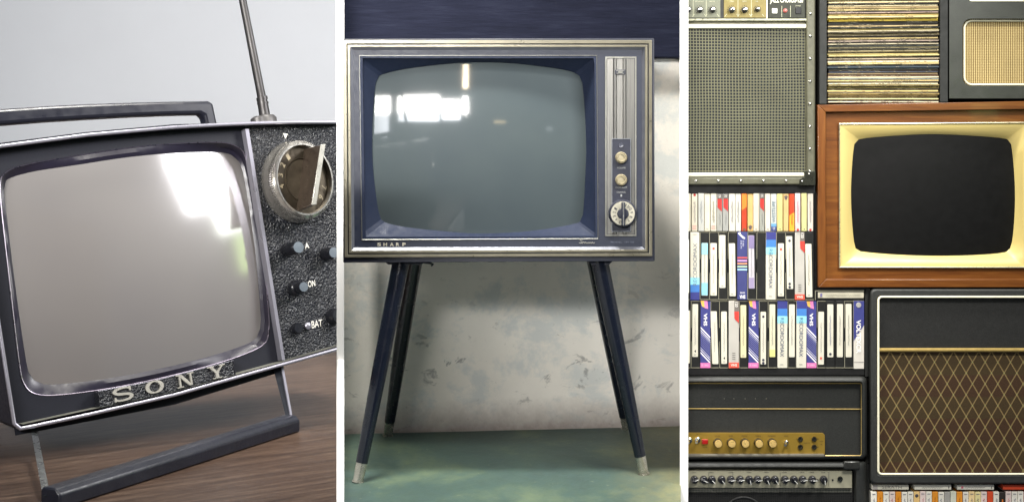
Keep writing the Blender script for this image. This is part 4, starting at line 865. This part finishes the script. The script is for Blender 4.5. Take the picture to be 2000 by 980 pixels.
for (x0, x1, c, k), lb in zip(R1, RL):
    y0 = 378 + rt.uniform(-.6, .8); y1 = 451.5; yf = rt.uniform(.002, .006); cx = (x0 + x1) / 2
    tp = thing('cassette', P(cx, y1, .05), lb, 'cassette', 'cassettes in the top tape row')
    m = MB(); bx(m, x0, y0, x1 - .3, y1, yf, .11); m.build('case', mat(tuple(int(q * .91) for q in c), .5, var=.1, scale=50, tag='cassette_card'), tp, clip=[CR], bevel=.0006)
    z = yf - .0005
    if k in ('writing', 'grey writing', 'dot', 'bars', 'red dot', 'pink'):
        ink = {'pink': (206, 110, 150), 'grey writing': (110, 118, 132), 'bars': (60, 60, 62)}.get(k, (96, 92, 112)); m = MB(); squig(m, cx - 3.2, cx + 3.2, y0 + 14, y1 - 16, z, rt, lw=.00035); m.build('handwriting', mat(ink, .6, tag='pen'), tp)
    if k in ('dot',): m = MB(); m.lathe(P(cx, y0 + 2.2, yf), (0, -1, 0), [(.0025, 0), (.0025, .0004)], n=14); m.build('dot', mat((150, 30, 34), .5, tag='red_dot'), tp)
    if k in ('red dot', 'pink'): m = MB(); m.lathe(P(cx, y1 - 2.8, yf), (0, -1, 0), [(.0024, 0), (.0024, .0004)], n=14); m.build('dot', mat((178, 44, 44), .5, tag='red_dot'), tp)
    if k in ('dot', 'bars'):
        for j in range(3): quad(tp, 'bar', q4(x0 + 1.5, y1 - 11 + j * 3, x1 - 2, y1 - 10 + j * 3), (206, 120, 116), z)
    if k == 'red':
        quad(tp, 'flash', [(x0 + 1.5, y0), (x1 - 1, y0), (x1 - 1, y0 + 35), (x0 + 1.5, y0 + 27)], (170, 40, 34), z); quad(tp, 'cap', q4(x0 + 1.6, y0, x1 - 1.1, y0 + 10), (84, 82, 80), z - .0005); vtext(tp, 'E90', x0 + 3, x1 - 3, y0 + 2, y0 + 8, z - .001, (200, 196, 186))
        m = MB(); squig(m, cx - 2, cx + 3, y0 + 38, y1 - 12, z, rt); m.build('handwriting', mat((120, 122, 122), .6, tag='pen'), tp)
    if k == 'orange': quad(tp, 'field', [(x0 + .3, y0 + .3), (x1 - .6, y0 + .3), (x1 - .6, y0 + 26), (x0 + .3, y0 + 33)], (206, 118, 34), z); m = MB(); m.lathe(P(cx, y1 - 3, yf), (0, -1, 0), [(.003, 0), (.003, .0005)], n=14); m.build('dot', mat((112, 70, 44), .5, tag='brown_dot'), tp)
    if k == 'amber': quad(tp, 'field', [(x0 + .3, y0 + 42), (x1 - .6, y0 + 36), (x1 - .6, y1 - .5), (x0 + .3, y1 - .5)], (226, 156, 44), z); m = MB(); squig(m, cx - 2, cx + 2, y0 + 40, y1 - 12, z - .0006, rt, lw=.0005); m.build('handwriting', mat((112, 66, 24), .6, tag='pen'), tp)
    if k in ('crest', 'crest low'): 
        yc = y0 + 7 if k == 'crest' else y1 - 8
        m = MB(); m.prism([P(cx + dx, yc + dy, z) for dx, dy in ((-4, -1), (-2.4, -3.4), (-1.6, -2), (0, -5), (1.6, -2), (2.4, -3.4), (4, -1), (2.5, 1), (2.5, 3.5), (0, 5), (-2.5, 3.5), (-2.5, 1))], (0, .0003, 0)); m.build('crest', mat((84, 74, 70), .6, tag='crest'), tp)
    if k == 'blue':
        quad(tp, 'band', q4(x0 + .3, y1 - 15, x1 - .6, y1 - 9), (92, 146, 188), z); quad(tp, 'band', q4(x0 + .3, y1 - 9, x1 - .6, y1 - .4), (46, 54, 112), z); vtext(tp, 'WESTLIFE', x0 + 2.2, x1 - 2.6, y0 + 14, y1 - 17, z, (58, 88, 108), .01, True); vtext(tp, 'D', x0 + 3.5, x1 - 3.5, y1 - 7.5, y1 - 3, z - .0006, (216, 216, 220))
    if k == 'speck': m = MB(); m.lathe(P(cx, y1 - 4, yf), (0, -1, 0), [(.0012, 0), (.001, .0004)], n=10); m.build('dot', mat((66, 62, 50), .5, tag='dark_dot'), tp)
    if k == 'plain': quad(tp, 'printed_line', q4(cx - 2, y1 - 5, cx + 2, y1 - 3.4), (150, 146, 136), z)

BLKT = mat((30, 30, 29), .42, var=.15, scale=60, spec=.4, tag='tape_shell'); EDG = mat((150, 146, 126), .5, tag='card_edge')
def videotape(x0, x1, y0, y1, kind, lb, grp, **o):
    yf = .002 + rt.uniform(0, .004); cx = (x0 + x1) / 2; z = yf - .0005
    tp = thing('video_tape', P(cx, y1, .05), lb, 'video tape', grp)
    body = {'white': WHT, 'blue': (58, 62, 112), 'grey': (176, 172, 164), 'volt': (200, 194, 184)}.get(kind)
    m = MB(); bx(m, x0 + .2, y0, x1 - .2, y1, yf, .10); m.build('case', mat(body, .45, var=.06, scale=30, tag='tape_card') if body else BLKT, tp, clip=[CR], bevel=.0008)
    if kind == 'black':
        m = MB()
        if o.get('edge', True):
            m.prism([P(x, y, z) for x, y in q4(x0 + .4, y0 + .3, x0 + 1.2, y0 + (y1 - y0) * .40)], (0, .0006, 0)); m.prism([P(x, y, z) for x, y in q4(x0 + .4, y0 + (y1 - y0) * .60, x0 + 1.2, y1 - .6)], (0, .0006, 0))
        if o.get('edge', True): m.prism([P(x, y, z - .0002) for x, y in q4(x0 + .5, y0 + .2, x1 - .5, y0 + .9)], (0, .0006, 0))
        m.prism([P(x, y, z - .0002) for x, y in q4(x0 + .5, y1 - 1.2, x1 - .5, y1 - .3)], (0, .0006, 0)); m.build('card_edge', EDG, tp, clip=[CR])
        if 'lab' in o:
            a_, b_ = o['lab']; c = tuple(int(q * .92) for q in o.get('c', (224, 219, 200))); lx0, lx1 = o.get('lx', (x0 + 3.2, x1 - 3)); tl = o.get('tilt', 0)
            rp = rr_px(lx0, a_, lx1, b_, 1.4, 3); rp = [(x + tl * ((y - a_) / (b_ - a_) - .5), y) for x, y in rp]
            m = MB(); m.prism([P(x, y, z - .0004) for x, y in rp], (0, .0006, 0)); l_ = m.build('label_strip', mat(c, .55, var=.07, scale=40, tag='label_paper'), tp, clip=[CR])
            zz = z - .0010; mx = (lx0 + lx1) / 2
            if o.get('write', True): m = MB(); squig(m, mx - 1.8, mx + 1.8, a_ + (b_ - a_) * .2, a_ + (b_ - a_) * .78, zz, rt, lw=o.get('lw', .0003)); m.build('handwriting', mat(o.get('ink', (112, 110, 118)), .6, tag='pen'), l_)
            if 'sq' in o: quad(l_, 'red_square', q4(mx - 2, o['sq'], mx + 2, o['sq'] + 4.2), (204, 84, 72), zz)
            for dy in o.get('dots', ()): m = MB(); m.lathe(P(mx, dy, z - .0004), (0, -1, 0), [(.0025, 0), (.0025, .0005)], n=14); m.build('dot', mat((52, 56, 72), .5, tag='ink_dot'), l_)
            for (p, q, cc) in o.get('bands', ()): quad(l_, 'band', q4(lx0 + .2, p, lx1 - .2, q), cc, zz)
            if o.get('tri'): m = MB(); m.prism([P(mx + 1.6, b_ - 14, zz), P(mx + 1.6, b_ - 8, zz), P(mx - 1.6, b_ - 11, zz)], (0, .0003, 0)); m.build('arrow', INK, l_)
            if o.get('foot', True): quad(l_, 'printed_line', q4(mx - 2.2, b_ - 5, mx + 2.2, b_ - 3.4), (150, 150, 148), zz)
    if kind == 'white':
        up = o.get('up'); h = y1 - y0
        for p, q, c in ((.0, .115, (50, 54, 122)), (.115, .225, (62, 118, 186)), (.225, .33, (146, 214, 232))):
            quad(tp, 'band', q4(x0 + .4, y1 - q * h, x1 - .4, y1 - p * h) if up else q4(x0 + .4, y0 + p * h, x1 - .4, y0 + q * h), c, z)
        if up: vtext(tp, 'RECORDOMAX', cx - 3.2, cx + 4.2, y0 + 22, y1 - 28, z - .0006, (96, 104, 116), -.004, True)
        else: vtext(tp, 'RECORDOMAX', cx - 4.2, cx + 3.2, y0 + h * .25, y0 + h * .83, z - .0006, (66, 78, 104), -.004)
        quad(tp, 'printed_line', q4(cx - 4, y1 - 8, cx + 2, y1 - 6.6) if not up else q4(cx - 3, y0 + 4, cx + 4, y0 + 5.4), (150, 150, 140), z)
    if kind == 'vhs':
        quad(tp, 'field', q4(x0 + .4, y0 + .3, x1 - .4, y1 - 9.5), (56, 58, 122), z)
        quad(tp, 'flag', [(x0 + .4, y0), (x0 + 8, y0), (x0 + 9.5, y0 + 13), (x0 + 3, y0 + 10.5)], (228, 178, 84), z - .0004); quad(tp, 'flag', [(x0 + 7, y0), (x0 + 13.5, y0), (x0 + 15, y0 + 15.5), (x0 + 8.5, y0 + 14)], (214, 124, 172), z - .0006)
        vtext(tp, 'VHS', cx - 3.6, cx + 3.4, y0 + 24, y0 + 48.5, z - .0006, (226, 224, 226), .03)
        for t0, wd, c in ((50, 3.2, (226, 224, 228)), (56, 1.9, (214, 212, 222)), (60, 1.4, (190, 190, 208)), (64, 1.0, (140, 142, 178)), (68, .9, (120, 122, 166)), (72, .9, (120, 122, 166)), (76, .9, (120, 122, 166)), (80, .9, (120, 122, 166)), (84, .9, (130, 132, 172)), (90, 1.3, (190, 190, 208)), (94, 2, (214, 212, 222)), (99, 3.4, (226, 224, 228))):
            quad(tp, 'stripe', [(x0 + .5, y0 + t0), (x1 - .5, y0 + t0 + 20), (x1 - .5, y0 + t0 + 20 + wd), (x0 + .5, y0 + t0 + wd)], c, z - .0006)
        quad(tp, 'foot', q4(x0 + .4, y1 - 10.5, x1 - .4, y1 - .4), (206, 110, 166), z - .0008); m = MB(); text(m, 'E180', P(cx - 7, y1 - 4, z - .0014), P(cx + 6, y1 - 4, z - .0014) - P(cx - 7, y1 - 4, z - .0014), (0, 0, .0035)); m.build('lettering', mat((238, 190, 214), .5, tag='pale_pink'), tp)
    if kind == 'grey':
        t_ = o['top']; quad(tp, 'dark_tab', [(x1 - 9.5, y0), (x1 - .5, y0), (x1 - .5, t_ - 13), (x1 - 9.5, t_ - 13)], (108, 102, 96), z); quad(tp, 'flash', [(x1 - 9.5, t_ - 20), (x1 - .5, t_ - 20), (x1 - .5, t_ + 3), (x1 - 9, t_ - 6)], (200, 60, 50), z - .0004)
        vtext(tp, '120', x1 - 8, x1 - 2.5, y0 + 2, y0 + 12, z - .0008, (226, 222, 214), .02)
        for j in range(4): quad(tp, 'printed_line', q4(cx - 3, y1 - 30 + j * 4, cx + 3, y1 - 28.6 + j * 4), (110, 106, 102), z)
        quad(tp, 'foot', q4(x0 + .4, y1 - 11, x1 - .4, y1 - .4), (214, 80, 62), z - .0004); m = MB(); text(m, 'VHS', P(cx - 6, y1 - 3.5, z - .001), P(cx + 6, y1 - 3.5, z - .001) - P(cx - 6, y1 - 3.5, z - .001), (0, 0, .005), 0, .02); m.build('lettering', mat((244, 226, 214), .5, tag='pale'), tp)
    if kind == 'blue':
        quad(tp, 'tick', [(x0 + 1, y0 + 3), (x0 + 4.5, y0 + .6), (x0 + 6.5, y0 + .8), (x0 + 6, y0 + 4), (x0 + 15.5, y0 + 11.5), (x0 + 14.5, y0 + 13.5), (x0 + 11, y0 + 12.8)], (234, 232, 234), z)
        vtext(tp, 'E180', cx + .2, cx + 3, y0 + 17, y0 + 28, z, (196, 196, 214)); vtext(tp, 'HI-FI', cx - 3.8, cx - 1, y0 + 17, y0 + 32, z, (196, 196, 214))
        for j, c in enumerate(((216, 84, 74), (216, 148, 190), (224, 148, 92), (170, 206, 160), (158, 204, 230))): quad(tp, 'stripe', q4(x0 + .4, y0 + 49 + 5.8 * j, x1 - .4, y0 + 51.6 + 5.8 * j), c, z)
        m = MB(); text(m, 'VHS', P(cx - 5, y1 - 2.5, z), P(cx + 6, y1 - 2.5, z) - P(cx - 5, y1 - 2.5, z), (0, 0, .0072), 0, .03); m.build('lettering', mat((236, 234, 238), .5, tag='white_ink'), tp); m = MB(); text(m, 'SHG', P(cx - 4, y1 - 12.5, z), P(cx + 5, y1 - 12.5, z) - P(cx - 4, y1 - 12.5, z), (0, 0, .003), 0, .01); m.build('lettering', mat((236, 234, 238), .5, tag='white_ink'), tp)
    if kind == 'volt':
        quad(tp, 'field', [(x0 + .4, y0), (x1 - .4, y0), (x1 - .4, y0 + 47), (x0 + .4, y0 + 78)], (52, 56, 118), z); vtext(tp, 'VOLTEXCR', cx - 5, cx + 4, y0 + 37, y0 + 102, z - .0006, (236, 232, 228), .03)
        m = MB(); m.lathe(P(cx - .5, y0 + 8, yf - .0009), (0, -1, 0), [(.0052, 0), (.0048, .0005), (.0003, .0006)], n=24); m.build('round_mark', mat((176, 172, 168), .4, .3, tag='round_mark'), tp)
        quad(tp, 'printed_line', q4(x0 + .4, y1 - 14, x1 - .4, y1 - 13.2), (150, 146, 140), z)
    tp.rotation_euler.y = rt.uniform(-.006, .006)
    return tp
G2 = 'video tapes in the middle tape row'; G3 = 'video tapes in the lower tape row'
a, b = 453, 585.5
videotape(1330, 1347.5, a, b, 'black', 'black video tape mostly hidden by the white divider in the middle row', G2, edge=False, lab=(468, 572), lx=(1334, 1346))
videotape(1348, 1366.5, a, b, 'white', 'white video tape sleeve with grey lettering and blue bands at its foot', G2, up=True)
videotape(1366.5, 1385, a, b, 'black', 'black video tape with pale cyan label beside the white sleeve', G2, lab=(474.5, 577), c=(220, 216, 198), bands=((475, 497, (146, 206, 222)), (552, 576, (136, 200, 220))), foot=False, lx=(1370, 1382))
videotape(1385, 1403, a, b, 'black', 'black video tape with red square on its label beside the cyan label', G2, lab=(474.5, 577), sq=483, lx=(1387.5, 1400))
videotape(1403, 1421, a, b, 'black', 'black video tape with high blank cream label left of the lower torn one', G2, lab=(459, 562), lx=(1405, 1417))
videotape(1421, 1439.5, a, b, 'black', 'black video tape with torn cream label beside the striped blue sleeve', G2, lab=(475, 578), tilt=2, lx=(1424, 1436))
videotape(1439.5, 1459.5, a, b, 'blue', 'dark blue video tape sleeve with five coloured stripes and white tick', G2)
videotape(1459.5, 1477, a, b, 'black', 'black video tape with purple edged label beside the striped blue sleeve', G2, lab=(459.5, 563.5), c=(206, 200, 206), bands=((460, 485, (128, 116, 152)), (542, 563, (148, 136, 166))), tilt=1.5, lx=(1462, 1473), foot=False)
videotape(1477, 1495.5, a, b, 'black', 'plain black video tape without any label', G2)
videotape(1495.5, 1515.5, a, b, 'white', 'white video tape sleeve with blue bands at its top in the middle row', G2)
videotape(1515.5, 1534, a, b, 'black', 'black video tape with red square on its label beside the banded white sleeve', G2, lab=(475, 578.5), sq=484.5, lx=(1519.5, 1531))
videotape(1534, 1552, a, b, 'black', 'black video tape whose high label has dark dots at both ends in the middle row', G2, lab=(461, 564), dots=(470, 554, 560.5), lx=(1536.5, 1548.5), tilt=1.5, foot=False)
videotape(1552, 1572, a, b, 'grey', 'silver grey video tape sleeve with red flash and red foot in the middle row', G2, top=491)
videotape(1572, 1590, a, b, 'black', 'black video tape with scribbled low label at the right end of the middle row', G2, lab=(476, 580), tilt=1.5, lx=(1574, 1586), tri=False, ink=(90, 90, 92), edge=False)
a, b = 587.5, 718.5
videotape(1330, 1349, a, b, 'black', 'black video tape mostly hidden by the white divider in the lower row', G3, edge=False, lab=(606, 709), lx=(1334, 1347.5))
videotape(1349, 1367.5, a, b, 'black', 'black video tape with small arrow label left of the first purple sleeve', G3, lab=(593.5, 696.5), lx=(1352, 1363), tri=True)
videotape(1367.5, 1387.5, a, b, 'vhs', 'purple blue striped video tape sleeve with pink foot nearest the divider', G3)
videotape(1387.5, 1405, a, b, 'black', 'black video tape with crooked torn label between purple and silver sleeves', G3, lab=(607.5, 710.5), tilt=3.5, lx=(1389.5, 1401.5), foot=False)
videotape(1405, 1423, a, b, 'black', 'black video tape with arrow and writing on its label left of the silver sleeve', G3, lab=(608, 710), lx=(1409, 1420), tri=True, ink=(110, 110, 120))
videotape(1423, 1443.5, a, b, 'grey', 'silver grey video tape sleeve with red flash and red foot in the lower row', G3, top=628)
videotape(1443.5, 1461.5, a, b, 'black', 'black video tape with yellowed scribbled label right of the silver sleeve', G3, lab=(595.5, 698), c=(224, 216, 172), lx=(1446.5, 1457.5), ink=(104, 104, 112), lw=.0003)
videotape(1461.5, 1482, a, b, 'vhs', 'purple blue striped video tape sleeve with pink foot, middle of its three', G3)
videotape(1482, 1499.5, a, b, 'black', 'black video tape whose low label has dark dots at both ends in the lower row', G3, lab=(608.5, 711), dots=(618, 702.5, 708.5), lx=(1485.5, 1496), foot=False)
videotape(1499.5, 1518, a, b, 'black', 'black video tape with yellow topped label left of a white banded sleeve', G3, lab=(594, 697), c=(226, 220, 190), bands=((682, 696.5, (222, 210, 130)),), lx=(1503, 1514), ink=(96, 96, 100), lw=.0003, foot=False)
videotape(1518, 1538, a, b, 'white', 'white video tape sleeve with blue bands, left one of the lower pair', G3)
videotape(1538, 1555, a, b, 'black', 'black video tape with blank white label between two banded white sleeves', G3, lab=(594, 697), lx=(1541, 1552), foot=False)
videotape(1555, 1575, a, b, 'white', 'white video tape sleeve with blue bands, right one of the lower pair', G3)
videotape(1575, 1595, a, b, 'vhs', 'purple blue striped video tape sleeve with pink foot beside a white banded sleeve', G3)
videotape(1595, 1613, a, b, 'black', 'black video tape with red square near the foot of its low label', G3, lab=(608.5, 711.5), sq=697, lx=(1598, 1609), foot=False)
videotape(1613, 1631, a, b, 'black', 'black video tape with blue printed label right of the red square one', G3, lab=(594, 697), ink=(84, 88, 132), lw=.0004, dots=(691,), lx=(1616, 1627.5), edge=False, foot=False)
videotape(1631, 1649, a, b, 'black', 'black video tape with faintly written label, third from the right end', G3, lab=(593.5, 697), lx=(1634.5, 1646), edge=False, foot=False)
videotape(1649, 1667, a, b, 'black', 'black video tape with pen written label beside the blue and silver sleeve', G3, lab=(593, 697), ink=(86, 86, 90), lw=.0003, lx=(1652, 1663.5), foot=False)
videotape(1667, 1688, a, b + 1.5, 'volt', 'blue and silver slanted video tape sleeve at the right end of the lower row', G3)
# the tape lying flat on the lower row
tp = thing('video_tape', P(1640, 586, .05), 'black video tape lying flat with long grey label on the lower tape row', 'video tape')
m = MB(); bx(m, 1591.5, 567, 1687.5, 586.5, .004, .10); m.build('case', BLKT, tp, bevel=.0008)
m = MB(); m.prism([P(x, y, .0032) for x, y in rr_px(1597.5, 570.5, 1687, 581.5, 1.2, 3)], (0, .0006, 0)); l_ = m.build('label_strip', mat((178, 172, 152), .6, var=.12, scale=60, tag='label_paper_grey'), tp)
m = MB(); squig(m, 1612, 1680, 573.5, 579, .0026, rt, False, .0003); m.build('handwriting', mat((132, 128, 118), .6, tag='pen'), l_); quad(l_, 'stamp', q4(1602, 572.5, 1606, 579.5), (104, 98, 136), .0026)
m = MB(); m.prism([P(*p, .0035) for p in q4(1591.8, 567.2, 1592.8, 586)], (0, .0006, 0)); m.prism([P(*p, .0033) for p in q4(1591.8, 567.2, 1687.5, 568)], (0, .0006, 0)); m.build('card_edge', EDG, tp)
# cassettes under the brown cabinet: four lying, the rest standing
for x0, x1, c, lb, s_ in ((1703, 1775, (192, 188, 172), 'pale cassette lying flat with pencilled capitals, leftmost under the brown cabinet', 'SERATH'), (1786, 1858, (206, 202, 188), 'pale cassette lying flat with printed words, second under the brown cabinet', None), (1869.5, 1941.5, (204, 200, 188), 'pale cassette lying flat with pink mark, third under the brown cabinet', None), (1959, 2034, (190, 66, 34), 'orange red cassette lying flat at the right edge under the brown cabinet', None)):
    tp = thing('cassette', P((x0 + x1) / 2, 956, .05), lb, 'cassette', 'cassettes lying flat under the brown cabinet')
    m = MB(); bx(m, x0, 946, x1, 955.5, .003, .11); m.build('case', mat(c, .55, var=.1, scale=50, tag='cassette_card'), tp, bevel=.0006)
    if s_: m = MB(); text(m, s_, P(1723, 953.5, .0026), P(1761, 953.5, .0026) - P(1723, 953.5, .0026), (0, 0, .0058)); m.build('lettering', mat((112, 108, 104), .6, tag='pencil'), tp); quad(tp, 'end_label', q4(1703.5, 946.5, 1714, 955), (150, 144, 140), .0024)
    elif c[0] > 200: m = MB(); squig(m, x0 + 14, x0 + 56, 948.5, 953.5, .0026, rt, False, .0003); m.build('handwriting', mat((122, 120, 124), .6, tag='pen'), tp); quad(tp, 'stamp', q4(x1 - 5.5, 949, x1 - 4, 953), (70, 70, 72), .0024)
    if lb.startswith('pale cassette lying flat with pink'): quad(tp, 'pink_mark', q4(x0 + 8, 949, x0 + 12, 953), (178, 84, 104), .0024)
cols = ['w', 'o', 'w', 'p', 'o', 'w', 'w', 'c', 'p', 'w', 'o', 'w', 'g', 'e', 'o', 'w', 't', 'y', 'p', 'r', 'w', 'b', 'p', 'w', 'w', 'r', 'w', 'o']
CN = {'w': ((214, 210, 198), 'white'), 'o': ((206, 132, 34), 'orange'), 'p': ((208, 190, 184), 'pinkish white'), 'c': ((214, 180, 118), 'tan crest marked'), 'g': ((150, 148, 142), 'grey'), 'e': ((190, 192, 176), 'greenish white'), 't': ((218, 192, 140), 'tan'), 'y': ((218, 206, 150), 'pale yellow'), 'r': ((200, 72, 36), 'red'), 'b': ((44, 38, 34), 'black')}
for i_, k in enumerate(cols):
    x0 = 1701.5 + 11.95 * i_; x1 = x0 + 10.9; c, nm_ = CN[k]
    if x0 > 2004: break
    tp = thing('cassette', P((x0 + x1) / 2, 1034, .05), '%s cassette standing in the bottom row, %s from its left end' % (nm_, 'first' if i_ == 0 else ordinal(i_ + 1)), 'cassette', 'cassettes standing in the bottom row')
    yf = rt.uniform(.002, .006); yt = 959.5 + rt.uniform(-.5, .8); z = yf - .0005; cx = (x0 + x1) / 2
    m = MB(); bx(m, x0, yt, x1, 1034, yf, .11); m.build('case', mat(c, .5, var=.1, scale=50, tag='cassette_card'), tp, bevel=.0006)
    if k in 'wpyt': m = MB(); squig(m, cx - 2.6, cx + 2.6, yt + 12, yt + 60, z, rt, lw=.0003); m.build('handwriting', mat((176, 84, 96) if k == 'p' else (96, 104, 128), .6, tag='pen'), tp); quad(tp, 'printed_line', q4(cx - 3, yt + 4, cx + 3, yt + 5.2), (110, 112, 120), z)
    if k == 'c': m = MB(); m.lathe(P(cx, yt + 8, yf), (0, -1, 0), [(.0036, 0), (.003, .0005)], n=8); m.build('crest', mat((70, 66, 70), .6, tag='crest_dark'), tp)
    if k == 'o': m = MB(); squig(m, cx - 1.6, cx + 1.6, yt + 10, yt + 50, z, rt, lw=.0003); m.build('handwriting', mat((150, 84, 24), .6, tag='pen'), tp)
    if k == 'b': quad(tp, 'stripe', q4(cx - 1, yt + 14, cx + 1.4, yt + 60), (206, 112, 40), z)
